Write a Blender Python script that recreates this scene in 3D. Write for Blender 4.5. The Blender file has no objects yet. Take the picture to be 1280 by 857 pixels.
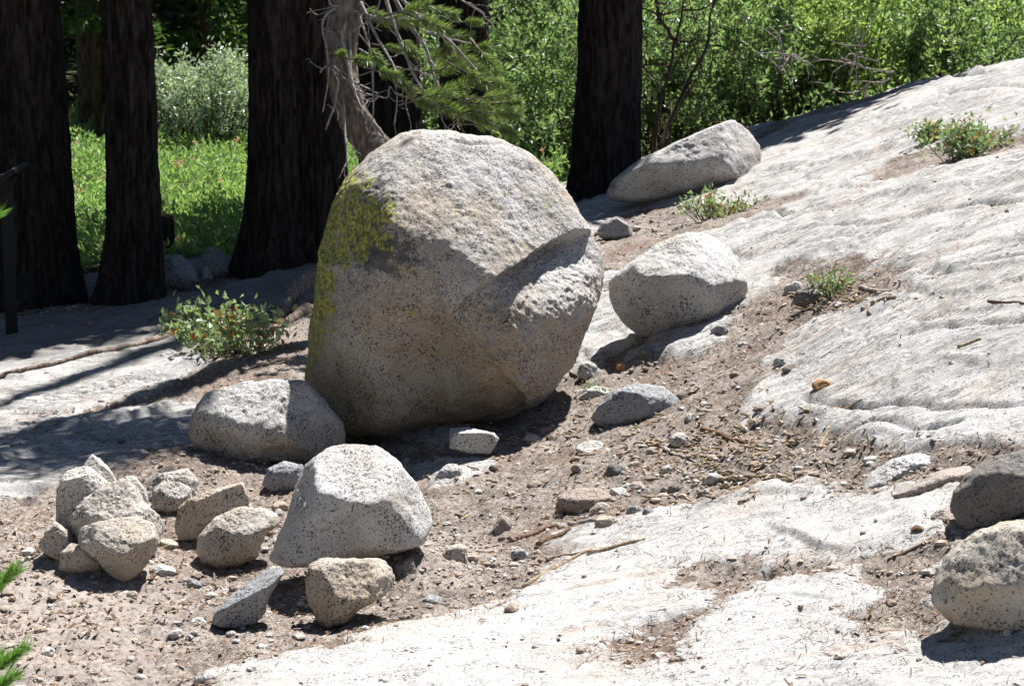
import bpy, math, random
import numpy as np
from mathutils import Vector

scene = bpy.context.scene
COL = scene.collection
rad = math.radians

# ------------------------------------------------------------------ camera
FPX = 3000.0                      # focal length in photo pixels (1280 wide)
PITCH = math.atan(528.5 / FPX)
CAM = np.array([0.0, 0.0, 2.6])
FWD = np.array([0, math.cos(PITCH), -math.sin(PITCH)])
UPV = np.array([0, math.sin(PITCH), math.cos(PITCH)])
RGT = np.array([1.0, 0, 0])
cd = bpy.data.cameras.new("camera")
cam = bpy.data.objects.new("camera", cd)
COL.objects.link(cam)
cam.location = CAM
cam.rotation_euler = (math.pi / 2 - PITCH, 0, 0)
cd.sensor_width = 36.0
cd.lens = FPX / 1280 * 36.0
cd.clip_end = 1000
cd.dof.use_dof = True
cd.dof.focus_distance = 11.0
cd.dof.aperture_fstop = 13.0
scene.camera = cam

# ------------------------------------------------------------------ light
SUN_EL, SUN_AZ = 60.0, 31.0        # azimuth from +Y (away from camera) towards +X
world = bpy.data.worlds.new("World"); scene.world = world
world.use_nodes = True
wn = world.node_tree
sky = wn.nodes.new('ShaderNodeTexSky'); sky.sky_type = 'NISHITA'; sky.sun_disc = False
sky.sun_elevation = rad(SUN_EL); sky.sun_rotation = rad(SUN_AZ); sky.altitude = 2000
bg = wn.nodes['Background']; bg.inputs[1].default_value = 0.05
wn.links.new(sky.outputs[0], bg.inputs[0])
sl = bpy.data.lights.new("sun", 'SUN'); sl.energy = 5.0; sl.angle = rad(0.55); sl.color = (1.0, 0.97, 0.93)
sun = bpy.data.objects.new("sun", sl); COL.objects.link(sun)
SD = Vector((math.sin(rad(SUN_AZ)) * math.cos(rad(SUN_EL)), math.cos(rad(SUN_AZ)) * math.cos(rad(SUN_EL)), math.sin(rad(SUN_EL))))
sun.rotation_euler = SD.to_track_quat('Z', 'Y').to_euler()
scene.view_settings.view_transform = 'Standard'
scene.view_settings.look = 'None'
scene.view_settings.exposure = 1.22
scene.view_settings.gamma = 1.0

# ------------------------------------------------------------------ noise
_TAB = np.random.default_rng(4242).uniform(-1, 1, 65536).astype(np.float32)
def noise(P, s=1.0, seed=0):
    """smooth lattice noise in -1..1"""
    P = np.asarray(P, np.float64) * s
    if P.shape[1] == 2: P = np.c_[P, np.full(len(P), .37 + seed * .11)]
    i = np.floor(P); f = (P - i).astype(np.float32); i = i.astype(np.int64); f = f * f * f * (f * (f * 6 - 15) + 10)
    u, v, w = f[:, 0], f[:, 1], f[:, 2]
    X = (i[:, 0] * 73856093, (i[:, 0] + 1) * 73856093); Y = (i[:, 1] * 19349663, (i[:, 1] + 1) * 19349663)
    Z = (i[:, 2] * 83492791 + seed * 2654435, (i[:, 2] + 1) * 83492791 + seed * 2654435)
    def T(a, b, c):
        h = X[a] ^ Y[b] ^ Z[c]; h = (h ^ (h >> 11)) * 2654435761; return _TAB[(h >> 13) & 65535]
    def lx(b, c):
        a0 = T(0, b, c); return a0 + (T(1, b, c) - a0) * u
    def ly(c):
        a0 = lx(0, c); return a0 + (lx(1, c) - a0) * v
    a0 = ly(0); return (a0 + (ly(1) - a0) * w).astype(np.float64)

def fbm(P, s=1.0, seed=0, o=4, g=0.5):
    a, t, r = 1.0, 0, 0
    for k in range(o):
        r = r + a * noise(P, s * 2.03 ** k, seed + 17 * k); t += a; a *= g
    return r / t

def sstep(a, b, x):
    t = np.clip((x - a) / (b - a), 0, 1); return t * t * (3 - 2 * t)

# ------------------------------------------------------------------ pixel helpers (turn photo measurements into places)
def ray(px, py):
    return FWD * FPX + RGT * (px - 640.0) + UPV * (428.5 - py)

def on_plane(px, py, D):           # point at forward depth D
    return CAM + ray(px, py) * (D / FPX)

# ------------------------------------------------------------------ terrain base: thin-plate surface through measured heights
CP = []
for px, py, z in [(0, 857, 0), (320, 857, .04), (640, 857, .12), (960, 857, .22), (1280, 857, .35),
                  (0, 700, 0), (320, 700, 0), (640, 700, .12), (960, 700, .3), (1280, 700, .5),
                  (0, 550, 0), (320, 550, 0.02), (560, 550, .1), (900, 550, .35), (1280, 550, .66),
                  (0, 430, 0), (320, 430, .1), (740, 430, .35), (1000, 430, .6), (1280, 430, .86),
                  (0, 370, -.02), (200, 370, .03), (390, 320, .2), (760, 330, .5), (1000, 330, .78), (1280, 330, 1.05),
                  (760, 240, .48), (960, 240, .8), (1280, 240, 1.2), (940, 160, .85), (1140, 106, 1.30), (1280, 74, 1.50), (1280, 150, 1.38), (1100, 180, 1.1)]:
    r = ray(px, py); t = (z - 2.6) / r[2]; p = CAM + r * t; CP.append((p[0], p[1], z))
CP += [(-5, 21, -.12), (-1.5, 21, .0), (1.2, 23, .3), (4, 25, .5), (8, 27, .8), (-8, 30, -.1), (0, 30, -.1), (8, 34, .2),
       (-6, 10, -.2), (-7, 16, -.2), (6, 10, 1.6), (5, 6, 1.1), (-4, 5, -.1), (0, 4, .05), (8, 18, 1.9), (10, 12, 2.2), (0, -3, 0.0), (-5, -3, -.1), (6, -3, 1.1)]
CP = np.array(CP)
def _tps(r2): return 0.5 * r2 * np.log(r2 + 1e-9)
_n = len(CP)
_r2 = ((CP[:, None, :2] - CP[None, :, :2]) ** 2).sum(-1)
_A = np.zeros((_n + 3, _n + 3)); _A[:_n, :_n] = _tps(_r2) + np.eye(_n) * 0.08
_A[:_n, _n] = 1; _A[:_n, _n + 1:] = CP[:, :2]; _A[_n, :_n] = 1; _A[_n + 1:, :_n] = CP[:, :2].T
_W = np.linalg.solve(_A, np.r_[CP[:, 2], 0, 0, 0])
def base_h(x, y):
    x = np.asarray(x, float); y = np.asarray(y, float)
    xc = np.clip(x, -8.5, 10); yc = np.clip(y, -4, 34)
    z = _W[_n] + _W[_n + 1] * xc + _W[_n + 2] * yc
    for i in range(_n):
        z = z + _W[i] * _tps((xc - CP[i, 0]) ** 2 + (yc - CP[i, 1]) ** 2)
    d = np.sqrt(x ** 2 + y ** 2)
    far = sstep(30, 42, np.maximum(np.abs(x) * 2.2, y))
    z = z * (1 - far) + far * 0.0
    return z + sstep(70, 170, d) * 30

def hit(px, py, f=base_h):
    r = ray(px, py); r = r / r[1]
    t = np.linspace(4, 60, 3000)
    P = CAM + r * t[:, None]
    g = P[:, 2] - f(P[:, 0], P[:, 1])
    k = np.argmax(g < 0)
    a = g[k - 1] / (g[k - 1] - g[k]); return P[k - 1] * (1 - a) + P[k] * a

def hitf(px, py):
    P = hit(px, py); r = ray(px, py); r = r / np.linalg.norm(r)
    t = np.linspace(-1.2, 1.2, 121); Q = P + r * t[:, None]
    g = Q[:, 2] - full_h(Q[:, 0], Q[:, 1])
    k = int(np.argmax(g < 0))
    if k == 0: return P
    a = g[k - 1] / (g[k - 1] - g[k]); return Q[k - 1] * (1 - a) + Q[k] * a

def to_ground(poly): return np.array([hit(px, py)[:2] for px, py in poly])

def seg_dist(X, Y, pl, closed=False):
    """unsigned distance to polyline, and sign of side"""
    best = np.full(X.shape, 1e9)
    n = len(pl)
    for i in range(n if closed else n - 1):
        a, b = pl[i], pl[(i + 1) % n]; e = b - a; L = (e ** 2).sum() + 1e-12
        t = np.clip(((X - a[0]) * e[0] + (Y - a[1]) * e[1]) / L, 0, 1)
        best = np.minimum(best, np.hypot(X - a[0] - t * e[0], Y - a[1] - t * e[1]))
    return best

def poly_sd(X, Y, pl):
    """signed distance, positive inside"""
    ins = np.zeros(X.shape, bool); n = len(pl)
    for i in range(n):
        a, b = pl[i], pl[(i + 1) % n]
        c = ((a[1] > Y) != (b[1] > Y)) & (X < (b[0] - a[0]) * (Y - a[1]) / (b[1] - a[1] + 1e-12) + a[0])
        ins ^= c
    d = seg_dist(X, Y, pl, True)
    return np.where(ins, d, -d)

SOIL = [to_ground(p) for p in [
    [(-150, 668), (60, 622), (150, 590), (235, 565), (250, 530), (330, 560), (440, 520), (560, 540), (640, 500), (700, 480), (735, 440), (760, 428), (870, 425), (900, 395), (935, 370),
     (985, 330), (1060, 322), (1110, 340), (1200, 350), (1190, 372), (1090, 385), (1050, 408), (1000, 440), (1015, 462), (950, 480), (930, 520), (1000, 556), (1050, 580), (960, 592),
     (880, 612), (840, 640), (770, 650), (700, 690), (640, 720), (560, 755), (480, 775), (400, 800), (330, 812), (290, 835), (270, 900), (-250, 900)],
    [(790, 700), (900, 678), (960, 690), (1030, 700), (1110, 690), (1185, 655), (1200, 700), (1165, 795), (1070, 802), (1020, 778), (1075, 745), (1000, 722), (930, 740), (870, 780), (830, 830), (800, 800), (860, 740)],
    [(745, 300), (800, 258), (900, 262), (960, 242), (1040, 228), (1140, 190), (1260, 165), (1270, 180), (1190, 205), (1130, 213), (1000, 250), (905, 285), (860, 292), (790, 345), (752, 360)],
    [(240, 425), (320, 395), (400, 372), (430, 460), (380, 480), (300, 492), (215, 500), (60, 517), (30, 505), (180, 484), (245, 458), (190, 440)],
    [(985, 540), (1080, 556), (1190, 560), (1330, 552), (1330, 580), (1180, 575), (1060, 606), (980, 592)],
    [(915, 160), (1000, 138), (1130, 112), (1140, 118), (1000, 152), (940, 176)],
    [(1180, 640), (1330, 600), (1330, 760), (1180, 700)],
    [(-80, 350), (100, 352), (215, 356), (330, 322), (400, 316), (330, 342), (215, 378), (120, 392), (60, 388), (-80, 400)],
    [(560, 500), (720, 455), (760, 440), (760, 480), (600, 560)],
]]
ROCKPATCH = [to_ground(p) for p in [
    [(1030, 405), (1070, 398), (1100, 410), (1080, 430), (1040, 428)],
    [(-60, 462), (90, 458), (250, 445), (258, 452), (180, 474), (60, 492), (-60, 512)],
    [(520, 570), (560, 562), (610, 575), (560, 590)],
    [(690, 655), (760, 640), (860, 636), (960, 606), (1000, 612), (900, 640), (800, 660), (720, 690)],
    [(1140, 352), (1200, 345), (1340, 350), (1340, 540), (1200, 545), (1100, 530), (1110, 470), (1130, 400)],
    [(735, 445), (752, 425), (775, 430), (745, 452)],
    [(985, 470), (1060, 440), (1120, 432), (1120, 470), (1000, 486)],
    [(960, 640), (1050, 628), (1180, 625), (1150, 668), (1060, 690), (1000, 688)],
]]
LEDGE = [(to_ground(p), h, w) for p, h, w in [
    ([(940, 522), (1000, 545), (1060, 552), (1110, 548), (1190, 560), (1340, 566)], .045, .35),
    ([(1100, 104), (1170, 100), (1235, 95)], .05, .25),
    ([(-60, 514), (60, 494), (180, 476), (258, 452)], .07, .3),
    ([(-60, 590), (60, 570), (150, 552), (260, 520)], .05, .4),
    ([(860, 292), (940, 280), (1060, 262), (1150, 240), (1330, 220)], .05, .35),
    ([(400, 802), (450, 790), (505, 772)], .04, .15),
    ([(880, 700), (960, 702), (1040, 730)], .03, .2),
    ([(960, 655), (1050, 690), (1120, 680), (1180, 660)], .035, .3),
    ([(770, 660), (850, 632), (960, 610), (1060, 606)], .03, .25),
    ([(1150, 460), (1220, 452), (1330, 440)], .03, .2),
    ([(-60, 545), (60, 530), (190, 508), (260, 480)], .05, .3),
    ([(-60, 425), (80, 418), (200, 395), (330, 372), (400, 350)], .05, .4),
    ([(900, 222), (1000, 205), (1100, 188), (1180, 172)], .05, .35),
    ([(1060, 330), (1160, 322), (1330, 300)], .035, .3),
    ([(1000, 250), (1110, 228), (1150, 200)], .04, .15),
]]
CRACKS = [(to_ground(p), w, h) for p, w, h in [
    ([(60, 470), (150, 452), (250, 430)], .016, .05), ([(-20, 498), (90, 488), (200, 470), (300, 462)], .014, .04), ([(1118, 98), (1150, 101), (1190, 96), (1235, 95)], .030, .07), ([(1015, 205), (1070, 190), (1100, 176), (1180, 166)], .018, .03),
    ([(950, 300), (1020, 285), (1110, 275), (1190, 258), (1290, 246)], .018, .035), ([(1185, 120), (1240, 112), (1300, 110)], .02, .035),
    ([(1000, 505), (1060, 512), (1120, 500), (1180, 508), (1290, 500)], .014, .03), ([(1040, 538), (1090, 528), (1150, 536), (1200, 528)], .014, .04),
    ([(1130, 425), (1190, 412), (1240, 408), (1300, 398)], .014, .03), ([(1160, 350), (1210, 340), (1300, 322)], .016, .03), ([(1090, 575), (1150, 560), (1180, 566)], .012, .03),
    ([(960, 130), (1010, 128), (1060, 118)], .02, .04), ([(930, 262), (985, 272), (1050, 258)], .018, .03), ([(855, 288), (905, 280), (940, 270)], .02, .05),
    ([(560, 770), (640, 745), (700, 738), (760, 722)], .008, .012), ([(880, 760), (960, 748), (1030, 752)], .008, .014), ([(700, 850), (760, 800), (830, 770)], .008, .012),
    ([(20, 560), (90, 548), (150, 552)], .014, .03), ([(-20, 530), (80, 520), (190, 505)], .014, .03), ([(60, 388), (150, 378), (250, 372)], .02, .05), ([(-20, 410), (60, 402), (150, 398)], .02, .05),
    ([(690, 245), (730, 262), (770, 262)], .02, .04)]]
MOUNDS = [(hit(505, 712)[:2], .24, .12), (hit(410, 735)[:2], .16, .05), (hit(130, 700)[:2], .3, .07), (hit(800, 545)[:2], .5, .05), (hit(230, 590)[:2], .4, .07)]
def masks(X, Y):
    P = np.c_[X, Y]
    wob = fbm(P, 1.4, 5, 4) * 0.46 + fbm(P, 5, 7, 3) * .14 + fbm(P, 14, 8, 3) * 0.08
    s = np.full(X.shape, -9.0)
    for p in SOIL: s = np.maximum(s, poly_sd(X, Y, p))
    s = s + wob * 0.8
    for p in ROCKPATCH: s = np.minimum(s, -poly_sd(X, Y, p) - wob * .5 - .05)
    soil = sstep(-.10, .10, s)
    # outside the slab: forest floor and meadow
    crest = np.interp(X, [-12, -4, -1.5, 0.3, 1.7, 3.2, 4.2, 9], [17.2, 17.3, 17.9, 20.0, 22.0, 21.5, 21.5, 22.5])
    mead = sstep(0, .7, Y - crest + wob * 1.5)
    return soil, mead, s

def detail(X, Y, soil, mead, s):
    P = np.c_[X, Y]
    rot = np.c_[X * .93 + Y * .37, (-X * .37 + Y * .93)]
    st = np.c_[rot[:, 0] * .42 + fbm(P, .7, 301, 3) * .5, rot[:, 1] * 1.0 + fbm(P, 1.1, 303, 3) * .35]
    und = fbm(P, .55, 3, 3) * .07
    # exfoliation layers: stepped field stretched along the slab's grain
    q = fbm(st, 1.1, 21, 4) * 2.0 + fbm(P, .8, 23, 5) * 2.6 + rot[:, 1] * .45
    fr = q - np.floor(q)
    stair = (np.floor(q) + sstep(0.0, .10, fr)) - q
    q2 = fbm(P, 1.9, 67, 4) * 2.4 + fbm(P, .9, 63, 3) * 2.5 + fbm(st, 3.0, 61, 4) * 1.6 - rot[:, 1] * .8 + X * .3
    f2 = q2 - np.floor(q2)
    brk = sstep(-.1, .35, fbm(P, .9, 33, 3))
    gran = stair * .020 * (.15 + .85 * sstep(9.3, 11, Y)) + sstep(.75, 1.0, f2) * .006 * brk
    gran = gran + fbm(st, 7, 41, 4) * .0055 + fbm(P, 24, 51, 3) * .0045
    ck = fbm(st * [1, .8], 1.7, 121, 4) ; ck2 = fbm(P + 3.3, 1.5, 131, 4)
    gran = gran - np.exp(-(ck / .015) ** 2) * .034 * sstep(-.05, .2, fbm(P, .8, 141, 3)) - np.exp(-(ck2 / .008) ** 2) * .018 * sstep(.05, .3, fbm(P, .9, 151, 3))
    pit = fbm(P, 5, 71, 4); gran = gran - sstep(.25, .6, pit) * .012
    dirt = fbm(P, 2.4, 91, 4) * .040 + fbm(P, 15, 93, 4) * .022 + np.abs(fbm(P, 38, 95, 3)) * .014
    led = 0
    for pl, h, w in LEDGE:
        d = seg_dist(X, Y, pl) + fbm(P, 7, 13, 3) * .03
        o = np.argsort(pl[:, 0]); yl = np.interp(X, pl[o, 0], pl[o, 1])
        inr = sstep(-.05, .1, X - pl[o[0], 0]) * sstep(-.05, .1, pl[o[-1], 0] - X)
        side = Y + fbm(P, 4, 77, 4) * .14 - yl
        led = led + h * np.exp(-np.abs(side) / w) * sstep(-.04, .04, side) * inr * (.55 + .6 * fbm(P, 2.1, 19, 2))
    mound = 0
    cwx = X + fbm(P, 5, 201, 3) * .05; cwy = Y + fbm(P, 5, 203, 3) * .07
    for pl, w, h in CRACKS: gran = gran - 1.3 * h * np.exp(-(seg_dist(cwx, cwy, pl) / (w * 1.5)) ** 2) * (.6 + .6 * sstep(-.3, .3, fbm(P, 4, 211, 2)))
    for (mx, my), mr, mh in MOUNDS: mound = mound + mh * np.exp(-((X - mx) ** 2 + (Y - my) ** 2) / mr ** 2)
    out = mound + und + gran * (1 - soil) * (1 - mead) + (dirt + .0 - .03) * soil * (1 - mead) + led * (1 - soil * .7) * (1 - mead) + mead * (fbm(P, .8, 11, 4) * .08 - .05)
    return out

def full_h(X, Y):
    X = np.atleast_1d(np.asarray(X, float)); Y = np.atleast_1d(np.asarray(Y, float))
    so, me, s = masks(X, Y)
    return base_h(X, Y) + detail(X, Y, so, me, s)
def gz(x, y): return float(full_h([x], [y])[0])

# ------------------------------------------------------------------ mesh helpers
def add_mesh(name, V, Fc, mat=None, parent=None, smooth=True, attrs=None, mats=None, mi=None):
    V = np.asarray(V, np.float32); me = bpy.data.meshes.new(name)
    if isinstance(Fc, np.ndarray):
        k = Fc.shape[1]; nf = len(Fc)
        me.vertices.add(len(V)); me.vertices.foreach_set('co', V.ravel())
        me.loops.add(nf * k); me.loops.foreach_set('vertex_index', Fc.astype(np.int32).ravel())
        me.polygons.add(nf); me.polygons.foreach_set('loop_start', np.arange(0, nf * k, k, dtype=np.int32))
        me.polygons.foreach_set('loop_total', np.full(nf, k, np.int32))
        me.update(calc_edges=True)
    else:
        me.from_pydata(V.tolist(), [], Fc); me.update()
    me.polygons.foreach_set('use_smooth', np.full(len(me.polygons), smooth))
    for m in (mats or ([mat] if mat else [])): me.materials.append(m)
    if mi is not None: me.polygons.foreach_set('material_index', np.asarray(mi, np.int32))
    for k_, v in (attrs or {}).items():
        at = me.attributes.new(k_, 'FLOAT', 'POINT'); at.data.foreach_set('value', np.asarray(v, np.float32))
    o = bpy.data.objects.new(name, me); COL.objects.link(o)
    if parent is not None: o.parent = parent
    return o

def tag(o, label=None, cat=None, group=None, kind=None):
    if label: o['label'] = label
    if cat: o['category'] = cat
    if group: o['group'] = group
    if kind: o['kind'] = kind
    return o

def empty(name, loc, label, cat, group=None):
    o = bpy.data.objects.new(name, None); COL.objects.link(o); o.location = loc
    o.empty_display_size = .1
    return tag(o, label, cat, group)

_ico = {}
def ico(n):
    if n in _ico: return _ico[n]
    t = (1 + 5 ** .5) / 2
    V = np.array([(-1, t, 0), (1, t, 0), (-1, -t, 0), (1, -t, 0), (0, -1, t), (0, 1, t), (0, -1, -t), (0, 1, -t), (t, 0, -1), (t, 0, 1), (-t, 0, -1), (-t, 0, 1)], float)
    F = np.array([(0, 11, 5), (0, 5, 1), (0, 1, 7), (0, 7, 10), (0, 10, 11), (1, 5, 9), (5, 11, 4), (11, 10, 2), (10, 7, 6), (7, 1, 8),
                  (3, 9, 4), (3, 4, 2), (3, 2, 6), (3, 6, 8), (3, 8, 9), (4, 9, 5), (2, 4, 11), (6, 2, 10), (8, 6, 7), (9, 8, 1)])
    for _ in range(n - 1):
        e = np.sort(np.r_[F[:, [0, 1]], F[:, [1, 2]], F[:, [2, 0]]], 1)
        u, inv = np.unique(e, axis=0, return_inverse=True); inv = inv.ravel()
        m = (V[u[:, 0]] + V[u[:, 1]]) / 2; k = len(V); nf = len(F)
        ab, bc, ca = inv[:nf] + k, inv[nf:2 * nf] + k, inv[2 * nf:] + k
        V = np.r_[V, m]
        F = np.r_[np.c_[F[:, 0], ab, ca], np.c_[F[:, 1], bc, ab], np.c_[F[:, 2], ca, bc], np.c_[ab, bc, ca]]
    V = V / np.linalg.norm(V, axis=1)[:, None]
    _ico[n] = (V, F); return V, F

def tube(pts, rr, sides=6, cap=True):
    pts = np.asarray(pts, float); n = len(pts); rr = np.broadcast_to(rr, (n,))
    T = np.gradient(pts, axis=0); T /= np.linalg.norm(T, axis=1)[:, None] + 1e-9
    ref = np.array([0, 0, 1.0]) if abs(T[:, 2]).mean() < .8 else np.array([0, 1.0, 0])
    A = np.cross(T, ref); A /= np.linalg.norm(A, axis=1)[:, None] + 1e-9; B = np.cross(T, A)
    a = np.arange(sides) * 2 * np.pi / sides
    V = (pts[:, None] + rr[:, None, None] * (A[:, None] * np.cos(a)[None, :, None] + B[:, None] * np.sin(a)[None, :, None])).reshape(-1, 3)
    i = np.arange(n - 1)[:, None] * sides; j = np.arange(sides)[None]; j2 = (j + 1) % sides
    F = np.stack([i + j, i + j2, i + sides + j2, i + sides + j], -1).reshape(-1, 4)
    tris = np.r_[F[:, [0, 1, 2]], F[:, [0, 2, 3]]]
    if cap:
        V = np.r_[V, pts[:1], pts[-1:]]; c0, c1 = len(V) - 2, len(V) - 1
        jj = np.arange(sides); k2 = (jj + 1) % sides; e = (n - 1) * sides
        tris = np.r_[tris, np.c_[np.full(sides, c0), k2, jj], np.c_[np.full(sides, c1), e + jj, e + k2]]
    return V, tris

def join(parts):
    V, F, k = [], [], 0
    for v, f in parts: V.append(v); F.append(f + k); k += len(v)
    return np.concatenate(V), np.concatenate(F)

def wander(rng, p, d, L, n=8, bend=.25, grav=0.0):
    pts = [np.array(p, float)]; d = np.array(d, float); d /= np.linalg.norm(d)
    for i in range(n):
        d = d + rng.normal(0, bend, 3) + np.array([0, 0, grav]); d /= np.linalg.norm(d)
        pts.append(pts[-1] + d * L / n)
    return np.array(pts)

def leaves(C, Dr, L, W, rng, fold=.25):
    """diamond leaves with a folded midrib: 4 verts, 2 tris each.  C base points, Dr directions, L lengths, W widths"""
    n = len(C); Dr = Dr / (np.linalg.norm(Dr, axis=1)[:, None] + 1e-9)
    rv = rng.normal(size=(n, 3)); S = np.cross(Dr, rv); S /= np.linalg.norm(S, axis=1)[:, None] + 1e-9
    N = np.cross(Dr, S); L = np.broadcast_to(L, (n,))[:, None]; W = np.broadcast_to(W, (n,))[:, None]
    mid = C + Dr * L * .45
    V = np.stack([C, mid + S * W / 2 + N * W * fold, C + Dr * L, mid - S * W / 2 + N * W * fold], 1).reshape(-1, 3)
    k = np.arange(n)[:, None] * 4
    F = np.r_[k + np.array([[0, 1, 2]]), k + np.array([[0, 2, 3]])]
    return V, F

# ------------------------------------------------------------------ materials
def new_mat(name):
    m = bpy.data.materials.new(name); m.use_nodes = True; nt = m.node_tree
    return m, nt, nt.nodes['Principled BSDF']
class NB:
    def __init__(s, nt): s.nt = nt
    def n(s, t, **k):
        x = s.nt.nodes.new(t)
        for a, b in k.items(): setattr(x, a, b)
        return x
    def l(s, a, b): s.nt.links.new(a, b)
    def coord(s): return s.n('ShaderNodeTexCoord').outputs['Object']
    def noise(s, v, sc, det=4, ro=.55, dist=0, out='Fac'):
        x = s.n('ShaderNodeTexNoise'); x.inputs['Scale'].default_value = sc; x.inputs['Detail'].default_value = det
        x.inputs['Roughness'].default_value = ro; x.inputs['Distortion'].default_value = dist; s.l(v, x.inputs['Vector']); return x.outputs[out]
    def voro(s, v, sc, feat='F1', out='Distance'):
        x = s.n('ShaderNodeTexVoronoi', feature=feat); x.inputs['Scale'].default_value = sc; s.l(v, x.inputs['Vector']); return x.outputs[out]
    def map(s, v, sc=(1, 1, 1), loc=(0, 0, 0), rot=(0, 0, 0)):
        x = s.n('ShaderNodeMapping'); x.inputs['Scale'].default_value = sc; x.inputs['Location'].default_value = loc; x.inputs['Rotation'].default_value = rot
        s.l(v, x.inputs['Vector']); return x.outputs[0]
    def ramp(s, f, a, b, lo=0.0, hi=1.0):
        x = s.n('ShaderNodeMapRange', interpolation_type='SMOOTHSTEP'); s.l(f, x.inputs[0])
        x.inputs[1].default_value = a; x.inputs[2].default_value = b; x.inputs[3].default_value = lo; x.inputs[4].default_value = hi; return x.outputs[0]
    def mix(s, f, a, b, mode='MIX'):
        x = s.n('ShaderNodeMix', data_type='RGBA', blend_type=mode)
        for i, val in ((0, f), (6, a), (7, b)):
            if isinstance(val, (int, float)): x.inputs[i].default_value = val
            elif isinstance(val, tuple): x.inputs[i].default_value = (*val, 1)
            else: s.l(val, x.inputs[i])
        return x.outputs[2]
    def math(s, op, a, b=None, c=None):
        x = s.n('ShaderNodeMath', operation=op)
        for i, val in enumerate((a, b, c)):
            if val is None: continue
            if isinstance(val, (int, float)): x.inputs[i].default_value = val
            else: s.l(val, x.inputs[i])
        return x.outputs[0]
    def bump(s, h, st, dist=.01, nrm=None):
        x = s.n('ShaderNodeBump'); x.inputs['Strength'].default_value = st; x.inputs['Distance'].default_value = dist
        s.l(h, x.inputs['Height'])
        if nrm is not None: s.l(nrm, x.inputs['Normal'])
        return x.outputs[0]
    def attr(s, name):
        x = s.n('ShaderNodeAttribute'); x.attribute_name = name; return x.outputs['Fac']

def granite_color(b, v, light, tan, dark=(.06, .055, .055), gs=1.0, warm=.5, sp=(.55, .60)):
    """returns colour and height of a speckled granite"""
    big = b.noise(v, 2.2, 4, .6)
    c = b.mix(b.ramp(big, .5 - .18 * warm, .72 - .1 * warm), light, tan)
    mid = b.noise(v, 14, 4, .65)
    c = b.mix(b.ramp(mid, .35, .75, 0, .35), c, (light[0] * .62, light[1] * .6, light[2] * .6))
    g1 = b.noise(v, 104 * gs, 3, .68)
    dm = b.math('MULTIPLY', b.math('SUBTRACT', b.noise(v, 9, 4, .65), .5), .34)
    c = b.mix(b.ramp(b.math('ADD', g1, dm), sp[0], sp[1], 0, .92), c, dark)
    g2 = b.noise(b.map(v, loc=(7, 3, 1)), 55 * gs, 2, .6)
    c = b.mix(b.ramp(g2, .58, .68, 0, .45), c, (light[0] * 1.25, light[1] * 1.23, light[2] * 1.22))
    g3 = b.noise(b.map(v, loc=(1, 9, 4)), 210 * gs, 2, .6)
    c = b.mix(b.ramp(g3, .55, .7, 0, .55), c, (dark[0] * 1.6, dark[1] * 1.5, dark[2] * 1.5))
    rough = b.noise(v, 34, 6, .72)
    fine = b.noise(v, 150, 3, .6)
    h = b.math('ADD', b.math('MULTIPLY', rough, .8), b.math('MULTIPLY', fine, .28))
    return c, h

def rock_mat(name, light=(.46, .45, .44), tan=(.40, .35, .29), gs=1.0, warm=.5, stain=None, lichen=False, bump=.85, sp=(.55, .60)):
    m, nt, bs = new_mat(name); b = NB(nt); v0 = b.coord()
    oi = b.n('ShaderNodeObjectInfo').outputs['Random']
    cx = b.n('ShaderNodeCombineXYZ'); b.l(b.math('MULTIPLY', oi, 37.0), cx.inputs[0]); b.l(b.math('MULTIPLY', oi, 91.0), cx.inputs[1])
    va = b.n('ShaderNodeVectorMath', operation='ADD'); b.l(v0, va.inputs[0]); b.l(cx.outputs[0], va.inputs[1]); v = va.outputs[0]
    c, h = granite_color(b, v, light, tan, gs=gs, warm=warm, sp=sp)
    if stain:
        s1 = b.noise(b.map(v, loc=(4, 4, 4)), 4.5, 4, .6)
        c = b.mix(b.ramp(s1, .56, .72, 0, .75), c, stain)
    # soil dust low down on the stone
    if lichen:
        dl = b.attr('lichen'); dk = b.attr('blackened'); ws = b.attr('stain')
        n1 = b.noise(v, 11, 5, .7); n2 = b.noise(v, 38, 4, .7)
        f = b.math('ADD', b.math('ADD', b.math('MULTIPLY', dl, 1.18), b.math('MULTIPLY', b.math('SUBTRACT', n1, .5), 2.6)), b.math('MULTIPLY', b.math('SUBTRACT', n2, .5), 2.2))
        kf = b.math('ADD', dk, b.math('MULTIPLY', b.math('SUBTRACT', b.noise(b.map(v, loc=(3, 1, 8)), 16, 5, .75), .5), 2.2))
        c = b.mix(b.ramp(kf, .42, .72, 0, .86), c, (.075, .072, .075))
        lc = b.mix(b.ramp(n2, .4, .62), (.17, .17, .045), (.46, .47, .12))
        lc = b.mix(b.ramp(b.noise(v, 60, 2, .5), .5, .64, 0, .8), lc, (.10, .10, .035))
        c = b.mix(b.ramp(f, .50, .60, 0, .95), c, lc)
        pt = b.math('ADD', b.attr('patina_bounce'), b.math('MULTIPLY', b.math('SUBTRACT', b.noise(v, 5, 5, .7), .5), 1.1))
        c = b.mix(b.ramp(pt, .4, .75, 0, .8), c, (1.03, .95, .82), 'MULTIPLY')   # iron stain plus warm bounce light painted on the lower stone
        c = b.mix(b.math('MULTIPLY', ws, b.ramp(b.noise(v, 9, 4, .6), .3, .6, .3, 1)), c, (.24, .215, .17), 'MIX')
        h = b.math('ADD', h, b.math('MULTIPLY', b.ramp(f, .5, .6), .25))
    b.l(c, bs.inputs['Base Color']); bs.inputs['Roughness'].default_value = .88
    bs.inputs['Specular IOR Level'].default_value = .25
    b.l(b.bump(h, bump, .014), bs.inputs['Normal'])
    return m

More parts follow.
